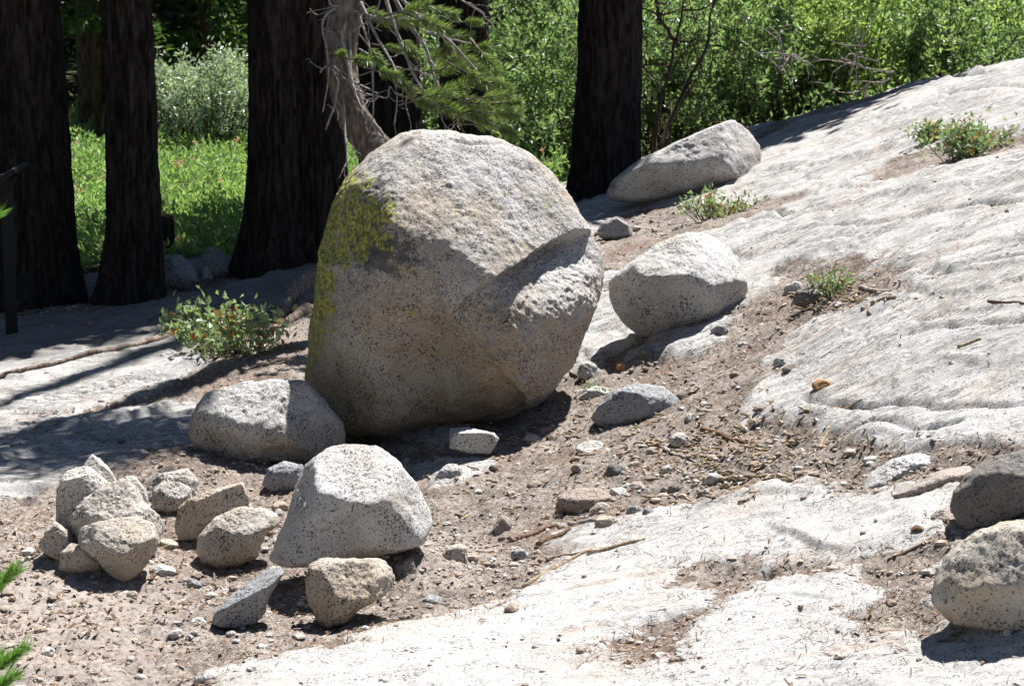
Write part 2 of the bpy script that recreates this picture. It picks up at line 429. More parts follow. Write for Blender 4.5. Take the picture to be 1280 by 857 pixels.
M = {}
M['granite_big'] = rock_mat('granite_boulder', (.49, .475, .46), (.40, .34, .275), gs=1.0, warm=.75, lichen=True, bump=.95)
M['granite'] = rock_mat('granite_grey', (.53, .52, .505), (.41, .365, .31), warm=.35)
M['granite_tan'] = rock_mat('granite_tan', (.47, .44, .40), (.44, .355, .26), warm=.8, stain=(.44, .30, .185))
M['granite_blue'] = rock_mat('granite_blue_grey', (.33, .335, .345), (.31, .30, .28), warm=.2)
M['granite_dark'] = rock_mat('granite_dark', (.20, .19, .18), (.20, .165, .135), warm=.8, stain=(.13, .10, .085))
M['granite_pink'] = rock_mat('granite_pink', (.38, .325, .29), (.33, .26, .215), warm=.7)
M['granite_crumbly'] = rock_mat('granite_crumbly', (.55, .525, .49), (.43, .385, .33), warm=.6, bump=1.0)
M['orange_stone'] = rock_mat('orange_stone', (.50, .33, .18), (.45, .25, .10), warm=.9)

def ground_mat():
    m, nt, bs = new_mat('granite_slab_and_soil'); b = NB(nt); v = b.coord()
    c, h = granite_color(b, v, (.43, .425, .415), (.41, .375, .34), dark=(.085, .08, .08), gs=.9, warm=.2, sp=(.58, .63))
    # broad pinkish and grey weathering, dark lichen flecks and seams along the grain
    g = b.map(v, sc=(.35, 1.6, 1), rot=(0, 0, rad(-21)))
    w1 = b.noise(g, 1.6, 5, .65)
    c = b.mix(b.math('MULTIPLY', b.attr('seamy'), b.ramp(w1, .50, .72, 0, .8)), c, (.29, .285, .285))
    w2 = b.noise(b.map(g, loc=(5, 2, 0)), 2.6, 6, .7)
    c = b.mix(b.ramp(w2, .55, .70, 0, .6), c, (.36, .29, .245))
    seam = b.noise(b.map(g, loc=(1, 8, 0)), 6, 6, .75)
    sf = b.math('ABSOLUTE', b.math('SUBTRACT', seam, .5))
    sm = b.math('MULTIPLY', b.ramp(sf, .0, .022, 1, 0), b.ramp(b.noise(v, 1.7, 3, .5), .42, .55))
    gg = b.map(v, sc=(.30, 1.9, 1), loc=(3, 1, 0), rot=(0, 0, rad(-16)))
    s5 = b.math('ABSOLUTE', b.math('SUBTRACT', b.noise(gg, 11, 5, .7), .5))
    sm = b.math('MAXIMUM', sm, b.math('MULTIPLY', b.ramp(s5, .0, .022, .8, 0), b.ramp(b.noise(b.map(v, loc=(6, 6, 0)), 2.6, 4, .6), .46, .60)))
    gp = b.noise(b.map(g, loc=(9, 9, 0)), 3.2, 6, .72)
    sy = b.attr('seamy'); sm = b.math('MULTIPLY', sm, sy)
    c = b.mix(b.math('MULTIPLY', sy, b.ramp(gp, .54, .64, 0, .65)), c, (.25, .245, .24))
    c = b.mix(b.math('MULTIPLY', sm, .85), c, (.10, .082, .07))
    fl = b.noise(v, 22, 5, .75)
    c = b.mix(b.ramp(fl, .60, .67, 0, .8), c, (.14, .125, .115))
    stain_shade = b.math('ADD', b.attr('weathered'), b.math('MULTIPLY', b.math('SUBTRACT', b.noise(v, 2.5, 6, .7), .5), 1.0))  # weathered mask: real staining plus painted tree shade
    c = b.mix(b.ramp(stain_shade, .25, .8, 0, .8), c, (.15, .142, .135))   # lichen and duff stain, also painting deeper shade under the trees
    h = b.math('SUBTRACT', h, b.math('MULTIPLY', sm, .9))
    c = b.mix(b.ramp(b.math('ADD', b.attr('crack_dirt'), b.math('MULTIPLY', b.math('SUBTRACT', b.noise(v, 30, 4, .7), .5), .8)), .45, .75, 0, .85), c, (.085, .065, .052))   # dirt packed in the joints
    # soil
    s1 = b.noise(v, 5, 5, .65)
    sc = b.mix(b.ramp(s1, .35, .68), (.15, .125, .107), (.29, .25, .22))
    s2 = b.noise(v, 42, 5, .7)
    sc = b.mix(b.ramp(s2, .50, .62, 0, .9), sc, (.06, .043, .034))
    s3 = b.noise(b.map(v, loc=(2, 2, 2)), 85, 3, .7)
    sc = b.mix(b.ramp(s3, .55, .62, 0, .85), sc, (.42, .385, .35))
    s4 = b.noise(b.map(v, loc=(9, 2, 2)), 2.2, 4, .6)
    sc = b.mix(b.ramp(s4, .5, .68, 0, .5), sc, (.17, .105, .075))
    pale = b.attr('pale')
    sc = b.mix(b.math('MULTIPLY', pale, .75), sc, b.mix(b.ramp(s2, .45, .7), (.36, .315, .285), (.25, .20, .17)))
    sh = b.math('ADD', b.noise(v, 60, 6, .75), b.math('MULTIPLY', b.noise(v, 180, 3, .7), .5))
    so = b.attr('soil')
    e = b.math('ADD', so, b.math('ADD', b.math('MULTIPLY', b.math('SUBTRACT', b.noise(v, 12, 6, .75), .5), 1.5), b.math('MULTIPLY', b.math('SUBTRACT', fl, .5), .8)))
    f = b.ramp(e, .42, .58)
    # thin dust drifting over the slab near soil
    dust = b.ramp(b.math('ADD', so, b.math('MULTIPLY', b.math('SUBTRACT', b.noise(g, 3.5, 6, .75), .5), 2.6)), .22, .85, 0, .75)
    c = b.mix(dust, c, (.27, .24, .215))
    c = b.mix(f, c, sc)
    hh = b.n('ShaderNodeMix', data_type='FLOAT'); b.l(f, hh.inputs[0]); b.l(h, hh.inputs[2]); b.l(sh, hh.inputs[3])
    # forest floor and meadow
    me = b.attr('meadow')
    mc = b.mix(b.ramp(b.noise(v, 3, 4, .6), .4, .6), (.030, .05, .012), (.075, .055, .035))
    c = b.mix(me, c, mc)
    b.l(c, bs.inputs['Base Color']); bs.inputs['Roughness'].default_value = .93; bs.inputs['Specular IOR Level'].default_value = .15
    b.l(b.bump(hh.outputs[0], .6, .016), bs.inputs['Normal'])
    return m
M['ground'] = ground_mat()

def bark_mat(name, a, c_, sc=1.0, grey=None):
    m, nt, bs = new_mat(name); b = NB(nt); v = b.coord()
    vv = b.map(v, sc=(1, 1, .22))
    n1 = b.noise(vv, 26 * sc, 6, .7, .4)
    c = b.mix(b.ramp(n1, .38, .64), a, c_)
    if grey: c = b.mix(b.ramp(b.noise(v, 9, 5, .7), .5, .68, 0, .8), c, grey)
    b.l(c, bs.inputs['Base Color']); bs.inputs['Roughness'].default_value = .95; bs.inputs['Specular IOR Level'].default_value = .1
    b.l(b.bump(n1, .9, .02), bs.inputs['Normal']); return m
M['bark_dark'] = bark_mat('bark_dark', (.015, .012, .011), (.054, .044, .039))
M['bark_far'] = bark_mat('bark_far', (.035, .024, .016), (.11, .08, .05))
M['bark_pine'] = bark_mat('bark_lodgepole', (.09, .07, .058), (.24, .19, .16), 1.6, (.30, .275, .25))
M['bark_root'] = bark_mat('bark_root', (.14, .10, .08), (.36, .29, .24), 1.6, (.40, .36, .33))
M['dead_wood'] = bark_mat('dead_wood', (.24, .21, .19), (.50, .47, .44), 3)
M['wood_pale'] = bark_mat('wood_pale', (.30, .22, .14), (.56, .46, .34), 3)
M['wood_brown'] = bark_mat('wood_brown', (.13, .08, .05), (.30, .20, .13), 3)
M['stem'] = bark_mat('stem', (.06, .04, .03), (.16, .12, .09), 3)

def leaf_mat(name, a, b_, tr=.35, rough=.4, spec=.5, third=None, gradient=None):
    m, nt, bs = new_mat(name); b = NB(nt)
    ri = b.n('ShaderNodeNewGeometry').outputs['Random Per Island']
    c = b.mix(ri, a, b_)
    if third: c = b.mix(b.ramp(ri, .86, .88), c, third)
    b.l(c, bs.inputs['Base Color']); bs.inputs['Roughness'].default_value = rough; bs.inputs['Specular IOR Level'].default_value = spec
    t = b.n('ShaderNodeBsdfTranslucent')
    tc = b.mix(1.0, c, (1.25, 1.5, .8), 'MULTIPLY'); b.l(tc, t.inputs[0])
    mx = b.n('ShaderNodeMixShader'); mx.inputs[0].default_value = tr
    b.l(bs.outputs[0], mx.inputs[1]); b.l(t.outputs[0], mx.inputs[2]); b.l(mx.outputs[0], nt.nodes['Material Output'].inputs[0])
    return m
M['leaf_willow'] = leaf_mat('leaf_willow', (.11, .17, .075), (.27, .33, .18), .46, .42, .45)
M['leaf_willow_pale'] = leaf_mat('leaf_willow_pale', (.20, .26, .09), (.38, .44, .20), .5, .42, .45)
M['leaf_silver'] = leaf_mat('leaf_silver', (.30, .35, .28), (.46, .51, .43), .35, .35, .6)
M['leaf_meadow'] = leaf_mat('leaf_meadow', (.15, .24, .085), (.30, .38, .17), .45, .5, .35)
M['leaf_shrub'] = leaf_mat('leaf_shrub', (.19, .25, .13), (.36, .42, .26), .3, .38, .5, third=(.33, .14, .05))
M['needle'] = leaf_mat('needle', (.10, .16, .04), (.28, .32, .13), .25, .45, .5)
M['needle_bright'] = leaf_mat('needle_bright', (.09, .19, .03), (.16, .28, .05), .35, .45, .5)
M['needle_dry'] = leaf_mat('needle_dry', (.26, .15, .07), (.36, .24, .12), .2, .6, .2)
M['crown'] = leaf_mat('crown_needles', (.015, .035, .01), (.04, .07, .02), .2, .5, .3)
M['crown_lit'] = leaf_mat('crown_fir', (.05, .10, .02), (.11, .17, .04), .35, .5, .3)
M['litter'] = leaf_mat('litter', (.09, .05, .032), (.27, .19, .13), .0, .8, .1, third=(.42, .37, .30))
def plain(name, c, rough=.5, metal=0):
    m, nt, bs = new_mat(name); b = NB(nt)
    n = b.noise(b.coord(), 30, 4, .6); b.l(b.mix(b.ramp(n, .3, .7), c, tuple(x * .8 for x in c)), bs.inputs['Base Color'])
    bs.inputs['Roughness'].default_value = rough; bs.inputs['Metallic'].default_value = metal; return m
M['sign_black'] = plain('sign_black', (.008, .008, .009), .85)
M['sign_face'] = plain('sign_face', (.14, .16, .18), .5)
M['flower'] = leaf_mat('flower', (.62, .36, .38), (.60, .34, .20), .3, .6, .2)

# ------------------------------------------------------------------ ground sheet (one mesh, finer where the slab is)
def build_ground():
    us = np.r_[-4, -3, -2.2, -1.6, -1.2, -.9, -.7, -.55, -.45, -.38, -.33, -.29, np.linspace(-.262, .262, 760), .29, .33, .38, .45, .55, .7, .9, 1.2, 1.6, 2.2, 3, 4]
    near = np.r_[-30, -18, -10, -5, -2, 0, 1.5, 3, 4, 5, 5.7]
    fine = 1 / np.linspace(1 / 6.3, 1 / 23.5, 620)
    far = np.r_[24, 24.6, 25.3, 26, 27, 28, 29, 30, 32, 34, 36, 39, 42, 46, 50, 56, 64, 74, 86, 100, 120, 145, 180, 230, 300, 400, 500]
    ys = np.r_[near, fine, far]
    U, Yg = np.meshgrid(us, ys); X = (U * np.sqrt(Yg ** 2 + 4)).ravel(); Y = Yg.ravel()
    soil, mead, s = masks(X, Y)
    Z = base_h(X, Y) + detail(X, Y, soil, mead, s)
    nr, nc = len(ys), len(us)
    i = np.arange(nr - 1)[:, None] * nc + np.arange(nc - 1)[None]
    F = np.stack([i, i + 1, i + nc + 1, i + nc], -1).reshape(-1, 4)
    pale = sstep(11.6, 9.6, Y) * sstep(-.9, -1.5, X - (Y - 8) * -.15)
    P = np.c_[X, Y]; cwx = X + fbm(P, 5, 201, 3) * .05; cwy = Y + fbm(P, 5, 203, 3) * .07; crk = np.zeros(len(X))
    for pl, w, h in CRACKS: crk = np.maximum(crk, np.exp(-(seg_dist(cwx, cwy, pl) / (w * 1.25)) ** 2) * (.75 if h < .02 else 1) * (.55 + .6 * sstep(-.3, .3, fbm(P, 4, 211, 2))))
    o = add_mesh('ground', np.c_[X, Y, Z], F, M['ground'], attrs={'soil': soil, 'meadow': mead, 'pale': pale, 'crack_dirt': crk, 'seamy': .18 + .82 * sstep(8.6, 10.6, Y + .25 * X), 'weathered': (.35 * sstep(10.8, 12.5, Y) + .65 * sstep(13.6, 15.0, Y)) * sstep(.6, -.8, X) })  # left rear rock tone mixes real staining with painted tree shade
    tag(o, 'sloping pale granite slab with brown soil, meadow and forest floor behind', kind='structure')
build_ground()

# ------------------------------------------------------------------ rocks
def radial(poly, c, th):
    """distance from c to star-shaped polygon in directions th"""
    R = np.full(th.shape, 0.0); d = np.c_[np.cos(th), np.sin(th)]
    n = len(poly)
    for i in range(n):
        a, b_ = poly[i] - c, poly[(i + 1) % n] - c; e = b_ - a
        den = d[:, 0] * e[1] - d[:, 1] * e[0]
        den = np.where(abs(den) < 1e-12, 1e-12, den)
        t = (a[0] * e[1] - a[1] * e[0]) / den; u = (a[0] * d[:, 1] - a[1] * d[:, 0]) / den
        ok = (t > 0) & (u >= -1e-6) & (u <= 1 + 1e-6); R = np.where(ok, np.maximum(R, t), R)
    return R

def rock(name, label, poly, contact, mat, facets=(), df=.7, db=.8, cat='rock', group=None, level=6, seed=0, p=2.5, k=60, rough=1.0,
         nrand=9, centre=None, post=None, depth=None, push=.55, round_=2.0, parent=None):
    """poly: outline in photo pixels; contact: pixel where it meets the ground; facets: (right, up, toward-camera normal, fraction)"""
    if depth is None:
        P0 = hitf(*contact); D0 = float((P0 - CAM) @ FWD)
    else: D0 = depth
    poly = np.array(poly, float); w = (poly[:, 0].max() - poly[:, 0].min()) / 2
    h_ = (poly[:, 1].max() - poly[:, 1].min()) / 2
    R0 = (w * .5 + min(w, h_) * .5) * D0 / FPX
    Df, Db = df * R0, db * R0
    D = D0 + Df * push
    cp = np.array(centre, float) if centre else (poly.max(0) + poly.min(0)) / 2
    sc = D / FPX
    Q = np.c_[poly[:, 0] - cp[0], cp[1] - poly[:, 1]] * sc
    V, F = ico(level)
    th = np.linspace(-np.pi, np.pi, 721)[:-1]
    R = radial(Q, np.zeros(2), th)
    kk = np.exp(-(np.arange(-12, 13) / round_) ** 2 / 2); kk /= kk.sum()
    R = np.convolve(np.r_[R[-12:], R, R[:12]], kk, 'same')[12:-12]
    a, b_, c = V.T
    inp = np.hypot(a, b_) + 1e-9; ang = np.arctan2(b_, a)
    Rt = np.interp(ang, np.r_[th, np.pi], np.r_[R, R[0]])
    dep = np.where(c > 0, Df, Db)                         # c>0: toward the camera
    r = ((inp / Rt) ** p + (np.abs(c) / dep) ** p) ** (-1 / p)
    rng = np.random.default_rng(seed + 5)
    fl = list(facets)
    for _ in range(nrand):
        n_ = rng.normal(size=3); n_[2] += .3; n_ /= np.linalg.norm(n_)
        if abs(n_[2]) < .35: continue
        fl.append((n_[0], n_[1], n_[2], rng.uniform(.76, .93)))
    for f in fl:
        n_ = np.array(f[:3], float); n_ /= np.linalg.norm(n_)
        dn = V @ n_; sup = (r * dn).max() * f[3]
        rp = np.where(dn > 1e-3, sup / np.maximum(dn, 1e-3), 1e6)
        r = (r ** -k + rp ** -k) ** (-1 / k)
    L = V * r[:, None]
    s0 = 1 / max(R0, .02)
    dsp = fbm(L, 1.6 * s0, seed + 1, 5, .55) * .055 + (np.abs(fbm(L, 3.2 * s0, seed + 2, 4, .6)) - .2) * .05
    cr = fbm(L, 2.1 * s0, seed + 3, 3); dsp = dsp - np.exp(-(cr / .014) ** 2) * (.018 if rough > .6 else 0)      # hairline joints
    L = L + V * (dsp * R0 * rough)[:, None] + V * ((fbm(L, 55, seed + 9, 3, .6) * .0045 + fbm(L, 17, seed + 8, 4, .6) * .011 * min(1, R0 / .3)) * min(1, R0 / .15) * (.35 + .65 * rough))[:, None]
    at = None
    if post: L, at = post(L, V, Q, sc, cp)
    cen = on_plane(cp[0], cp[1], D)
    W = L[:, :1] * RGT + L[:, 1:2] * UPV - L[:, 2:3] * FWD
    org = cen + np.array([0, 0, W[:, 2].min()])
    o = add_mesh(name, cen + W - org, F, mat, parent, attrs=at)
    if name == 'rock_plate': org = org - np.array([0, 0, .03])
    o.location = org if parent is None else org - np.array(parent.location)
    return tag(o, label, cat if parent is None else None, group)

# the big boulder: ledge, lower right scar, lichen side
def boulder_post(L, V, Q, sc, cp):
    px = cp[0] + L[:, 0] / sc; py = cp[1] - L[:, 1] / sc
    front = sstep(-.05, .25, V[:, 2])
    P2 = np.c_[px, py]
    wob = fbm(P2 / 100, 3.2, 7, 4) * 13 + fbm(P2 / 100, 14, 9, 3) * 4
    # ledge line from (718,291) down-left to (560,392); the stone below it is broken back
    y_ledge = np.interp(px, [520, 565, 600, 630, 665, 690, 718, 760], [405, 392, 360, 345, 320, 303, 290, 284])
    below = sstep(0, 5, py + wob * .45 - y_ledge) * sstep(470, 580, px + wob)
    fade = 1 - .97 * sstep(0, 105, py - y_ledge)
    lo_edge = np.interp(px, [520, 560, 600, 640, 660, 700, 760], [395, 430, 440, 470, 505, 480, 430])
    cut = below * fade * front
    L = L - V * (cut * (.10 * sstep(520, 690, px) + .045))[:, None]
    # rough crease running from the ledge end down to the lower right, lower front tucked under
    crease = np.interp(px, [380, 430, 500, 545, 570, 600, 640, 660, 690, 740], [300, 345, 335, 345, 395, 425, 470, 505, 470, 440])
    und = sstep(-2, 9, py + wob - crease) * front * sstep(470, 540, px)
    tuck = und * sstep(0, 210, py - crease)
    L = L - V * (und * .035)[:, None]
    L[:, 2] -= tuck * .16
    scar = sstep(0, 20, below * 20) * (1 - und) * front
    L = L + V * (scar * fbm(L, 14, 44, 4, .65) * .030)[:, None] + V * (front * fbm(L, 30, 45, 3) * .004)[:, None]
    # flakes along the crease
    L = L + V * (np.exp(-((py + wob - crease) / 9) ** 2) * front * (.012 + .02 * fbm(L, 12, 46, 3)))[:, None]
    # crack on top
    yc = np.interp(px, [555, 590, 630, 650, 690], [178, 185, 181, 192, 201])
    L = L - V * (np.exp(-((py - yc + wob * .2) / 2.5) ** 2) * sstep(560, 575, px) * sstep(632, 620, px) * front * .02)[:, None]
    left = np.interp(py, [180, 230, 300, 360, 420, 500], [440, 440, 438, 428, 418, 404])
    lich = 1.0 - sstep(-30, 22, px - left + wob) - sstep(400, 500, py) * .6
    lich = np.maximum(lich, (1 - sstep(10, 60, np.hypot(px - 468, (py - 285) * 1.0))) * .72)
    lich = np.maximum(lich, .62 * sstep(500, 455, px + wob) * sstep(205, 240, py) * sstep(350, 320, py))
    top = sstep(225, 165, py) * .6
    lich = (lich - top) * sstep(-.25, .1, V[:, 2] + .35)
    blk = np.exp(-((px - 465) / 42) ** 2 - ((py - 300) / 60) ** 2) * .85 + np.exp(-((px - 515) / 34) ** 2 - ((py - 325) / 24) ** 2) * .62 + np.exp(-((px - 470) / 45) ** 2 - ((py - 225) / 35) ** 2) * .40
    blk = np.maximum(blk, np.exp(-((px - 577) / 20) ** 2 - ((py - 178) / 8) ** 2) * .5)
    blk = np.maximum(blk, .30 * sstep(520, 480, px) * sstep(180, 230, py) * sstep(360, 320, py))
    ws = np.exp(-((px - 590) / 16) ** 2 - ((py - 490) / 40) ** 2) * .6 * front + sstep(40, 0, px - 385 - 20) * sstep(380, 440, py) * .5
    return L, {'lichen': np.clip(lich, 0, 1), 'blackened': np.clip(blk, 0, 1), 'stain': np.clip(ws, 0, 1), 'patina_bounce': sstep(330, 420, py + wob) * sstep(700, 600, px)}  # last mask: stain and painted bounce warmth on the lower front

rock('boulder', 'huge rounded granite boulder with yellow green lichen on its left side', 
     [(384, 500), (382, 470), (388, 420), (394, 360), (400, 310), (412, 265), (432, 225), (462, 193), (498, 170), (528, 161), (560, 163), (610, 172), (660, 190), (690, 215), (712, 245),
      (735, 285), (752, 318), (757, 345), (750, 375), (735, 410), (722, 440), (700, 475), (675, 505), (640, 525), (590, 538), (540, 545), (480, 546), (430, 540), (405, 530)],
     (560, 546), M['granite_big'], facets=[(-.25, -.28, .93, .81), (.12, .62, .77, .85), (.52, .46, .72, .81), (-.82, .08, .56, .86), (-.5, .75, .45, .96), (-.55, -.35, .75, .88)],
     df=.95, db=.9, cat='boulder', level=8, seed=11, p=2.4, k=34, rough=.5, nrand=0, centre=(565, 360), post=boulder_post, push=.45)

R_ = 'loose granite rocks piled in front of the boulder'
rock('boulder', 'white angular boulder with shaded underside right of the huge boulder', [(760, 370), (762, 350), (790, 327), (820, 305), (860, 290), (895, 288), (915, 305), (930, 340), (935, 362), (925, 385), (900, 398), (885, 415), (850, 422), (800, 421), (780, 405), (768, 388)],
     (830, 423), M['granite'], facets=[(-.2, -.42, .88, .74), (.05, .78, .62, .70), (.5, .5, .7, .80), (.72, -.30, .62, .82), (-.75, .1, .6, .85)], df=.85, db=.9, cat='boulder', seed=21, nrand=7, level=6, rough=.8)
rock('boulder', 'grey wedge shaped boulder in dappled shade by the right tree', [(758, 240), (765, 225), (795, 202), (840, 180), (880, 163), (917, 149), (943, 160), (958, 182), (957, 210), (948, 224), (920, 228), (880, 240), (830, 250), (790, 253), (762, 250)],
     (860, 243), M['granite'], facets=[(-.1, .55, .8, .74), (.75, .1, .6, .72), (-.1, -.4, .9, .82)], df=.6, db=.7, cat='boulder', seed=22, rough=.7, nrand=1)
rock('boulder', 'grey flat topped boulder half in shadow at left foot of the huge boulder', [(237, 545), (240, 520), (258, 492), (300, 480), (350, 474), (380, 477), (405, 500), (430, 530), (432, 560), (400, 575), (350, 580), (300, 583), (262, 575), (245, 560)],
     (330, 583), M['granite'], facets=[(-.15, .72, .65, .72), (-.35, -.6, .75, .74), (.3, .5, .8, .8)], df=.9, db=.8, cat='boulder', seed=23, nrand=7)
DJ = None
rock('boulder', 'speckled grey angular boulder with lit flat top resting on small rounded rocks', [(333, 700), (345, 672), (358, 645), (366, 605), (380, 580), (412, 558), (440, 551), (478, 560), (500, 575), (518, 600), (535, 635), (541, 655), (530, 680), (500, 690), (450, 697), (400, 707), (360, 709)],
     (440, 726), M['granite'], facets=[(.05, .80, .60, .66), (-.25, -.10, .97, .76), (.55, -.12, .83, .80), (-.7, .15, .7, .84), (.8, .3, .5, .84)], df=.95, db=.8, cat='boulder', group=R_, seed=24, nrand=3, centre=(440, 640), rough=.65)
rock('rock', 'rounded tan rock tapering down under the speckled boulder', [(382, 725), (386, 705), (405, 698), (440, 697), (475, 698), (497, 708), (495, 725), (480, 745), (450, 760), (430, 780), (410, 786), (398, 775), (386, 750)],
     (412, 785), M['granite_tan'], facets=[(.2, .6, .75, .82), (-.5, 0, .8, .88)], df=.95, db=.7, group=R_, seed=25, nrand=9, push=.4)
rock('rock', 'blue grey pointed wedge leaning below the speckled boulder', [(265, 778), (268, 765), (300, 735), (335, 709), (350, 708), (355, 716), (340, 740), (330, 765), (320, 778), (300, 784), (275, 784)],
     (300, 786), M['granite_blue'], facets=[(-.35, .75, .55, .55), (.2, -.3, .9, .66)], df=.8, db=.8, group=R_, seed=26, nrand=0, round_=1)
rock('rock', 'egg shaped pale rock left of the speckled boulder', [(247, 688), (250, 668), (268, 648), (295, 634), (325, 634), (347, 642), (350, 655), (330, 670), (322, 695), (300, 708), (275, 711), (255, 705)],
     (285, 712), M['granite_tan'], facets=[(0, .7, .7, .82)], df=.9, db=.8, group=R_, seed=27, nrand=7)
rock('rock', 'split rock with flat grey broken face behind the egg shaped rock', [(218, 660), (222, 635), (240, 620), (262, 612), (285, 606), (303, 603), (312, 620), (308, 640), (285, 650), (262, 665), (245, 678), (225, 675)],
     (245, 680), M['granite_tan'], facets=[(.35, -.05, .95, .60), (-.6, .1, .8, .80)], df=.8, db=.7, group=R_, seed=28, nrand=1)
rock('rock', 'small pale faceted rock between the left heap and the split rock', [(190, 630), (192, 612), (202, 602), (225, 603), (238, 610), (240, 624), (232, 636), (212, 641), (196, 638)],
     (215, 643), M['granite_crumbly'], facets=[(.2, .6, .8, .75)], df=.8, db=.7, group=R_, seed=29, nrand=9)
rock('rock', 'crumbly whitish rock lump behind the small faceted rock', [(178, 618), (185, 600), (205, 590), (235, 585), (248, 600), (250, 622), (215, 630), (185, 628)],
     (215, 626), M['granite_crumbly'], df=.8, db=.8, group=R_, seed=30, nrand=9, rough=1.4)
H_ = 'heap of pale granite blocks at far left'
rock('rock', 'upright block with flat shaded face at back of left heap', [(70, 655), (72, 612), (82, 588), (92, 578), (112, 583), (135, 602), (130, 625), (110, 640), (90, 668), (78, 668)],
     (100, 690), M['granite_crumbly'], facets=[(-.25, -.12, .96, .62), (-.4, .8, .5, .8)], df=.8, db=.8, group=H_, seed=31, nrand=5, push=1.1, round_=1)
rock('rock', 'pointed rough rock rising highest out of left heap', [(100, 605), (104, 582), (115, 567), (125, 573), (140, 590), (148, 606), (132, 618), (112, 615)],
     (110, 690), M['granite_crumbly'], facets=[(.5, .2, .8, .7)], df=.9, db=.8, group=H_, seed=32, nrand=7, rough=1.2, push=2.6)
rock('rock', 'knobbly whitish rock leaning in middle of left heap', [(78, 665), (90, 642), (110, 622), (135, 605), (155, 598), (170, 605), (178, 625), (200, 645), (207, 662), (200, 675), (185, 690), (150, 700), (110, 690), (82, 678)],
     (140, 705), M['granite_crumbly'], facets=[(-.1, .65, .75, .78)], df=.8, db=.8, group=H_, seed=33, nrand=9, rough=1.3, push=.9)
rock('rock', 'smooth orange tinted block at front of left heap', [(95, 672), (98, 660), (130, 651), (170, 645), (190, 652), (198, 672), (195, 690), (182, 705), (165, 724), (152, 729), (140, 718), (120, 695), (100, 682)],
     (155, 730), M['granite_tan'], facets=[(.15, .78, .62, .66), (-.45, -.55, .7, .74), (.6, -.4, .7, .8)], df=.9, db=.9, group=H_, seed=34, nrand=5, push=.5)
rock('rock', 'angular tan block low on left edge of left heap', [(49, 683), (58, 662), (70, 652), (84, 662), (92, 680), (88, 700), (75, 702), (58, 692)],
     (75, 704), M['granite_tan'], facets=[(-.4, 0, .9, .7)], df=.9, db=.9, group=H_, seed=35, nrand=7)
rock('rock', 'shaded brown block under the orange tinted block', [(74, 712), (76, 690), (90, 678), (112, 682), (130, 700), (128, 712), (100, 716)],
     (100, 716), M['granite_tan'], df=.9, db=.9, group=H_, seed=36, nrand=9)
rock('rock', 'small rounded rock shoulder at right side of left heap', [(150, 610), (158, 594), (170, 596), (182, 612), (186, 626), (172, 634), (156, 628)],
     (160, 690), M['granite_crumbly'], df=.9, db=.9, group=H_, seed=37, nrand=9, push=3.0)
rock('rock', 'grey rock half buried between the shadowed boulder and speckled boulder', [(328, 605), (335, 585), (355, 576), (378, 580), (385, 600), (370, 615), (340, 616)],
     (350, 614), M['granite_blue'], df=.8, db=.8, seed=38, nrand=9)
rock('rock', 'flat slab stone lying under front of the huge boulder', [(562, 560), (563, 535), (585, 534), (618, 541), (624, 548), (613, 567), (590, 566)],
     (590, 570), M['granite'], facets=[(0, .95, .3, .8), (.1, -.2, 1, .7)], df=.8, db=1.2, seed=39, nrand=5, p=3.6, round_=1)
rock('rock', 'low dark grey hump half buried in soil below the white boulder', [(738, 525), (745, 508), (765, 490), (795, 478), (830, 482), (850, 500), (858, 515), (840, 524), (790, 530), (750, 534)],
     (790, 527), M['granite_blue'], facets=[(-.3, -.1, .95, .75), (.1, .85, .5, .8)], df=.7, db=1.1, seed=40, nrand=5, rough=1.2)
rock('rock', 'dark brown boulder cut off by right photo edge, the upper of two', [(1190, 640), (1192, 615), (1210, 592), (1245, 573), (1290, 560), (1330, 570), (1350, 610), (1330, 640), (1270, 650), (1230, 660), (1200, 664)],
     (1230, 660), M['granite_dark'], facets=[(-.2, -.1, .97, .8), (0, .8, .6, .8)], df=.8, db=.8, cat='boulder', seed=41, nrand=7)
rock('boulder', 'smooth grey tan boulder cut off by right photo edge, the lower of two', [(1163, 750), (1168, 725), (1185, 695), (1215, 665), (1255, 650), (1310, 648), (1370, 670), (1390, 720), (1370, 770), (1310, 792), (1240, 790), (1190, 778)],
     (1240, 800), M['granite_tan'], facets=[(-.35, .5, .8, .84), (-.2, -.5, .8, .86)], df=.85, db=.8, seed=42, nrand=7, rough=.8, push=.7)
rock('rock', 'blue grey rock in deep shade right of the second trunk', [(196, 360), (198, 330), (206, 318), (225, 318), (243, 332), (249, 352), (235, 364)],
     (220, 362), M['granite_blue'], facets=[(.4, .5, .75, .75)], df=.8, db=.8, seed=43, nrand=7)
rock('rock', 'angular dark rock with lit top edge beside the meadow', [(246, 342), (250, 325), (262, 308), (275, 312), (292, 330), (296, 342), (270, 350)],
     (268, 348), M['granite_blue'], facets=[(.6, .5, .6, .7), (-.5, .1, .8, .7)], df=.8, db=.8, seed=44, nrand=1)
rock('rock', 'tiny upright triangular rock between two shaded rocks', [(252, 350), (254, 338), (258, 331), (266, 345), (268, 350)], (260, 350), M['granite'], seed=45, level=4, nrand=1)
rock('rock', 'low dark stone in shade left of the wedge shaped boulder', [(744, 296), (752, 278), (770, 270), (788, 282), (792, 296), (768, 302)], (768, 299), M['granite_blue'], df=.8, db=.8, seed=46, nrand=7)
rock('rock', 'dark stone under the low green plant on the slope', [(990, 380), (994, 364), (1010, 357), (1030, 360), (1038, 370), (1034, 382), (1010, 386)], (1014, 384), M['granite_dark'], facets=[(0, .8, .6, .7)], df=.8, db=.8, seed=47, nrand=7)
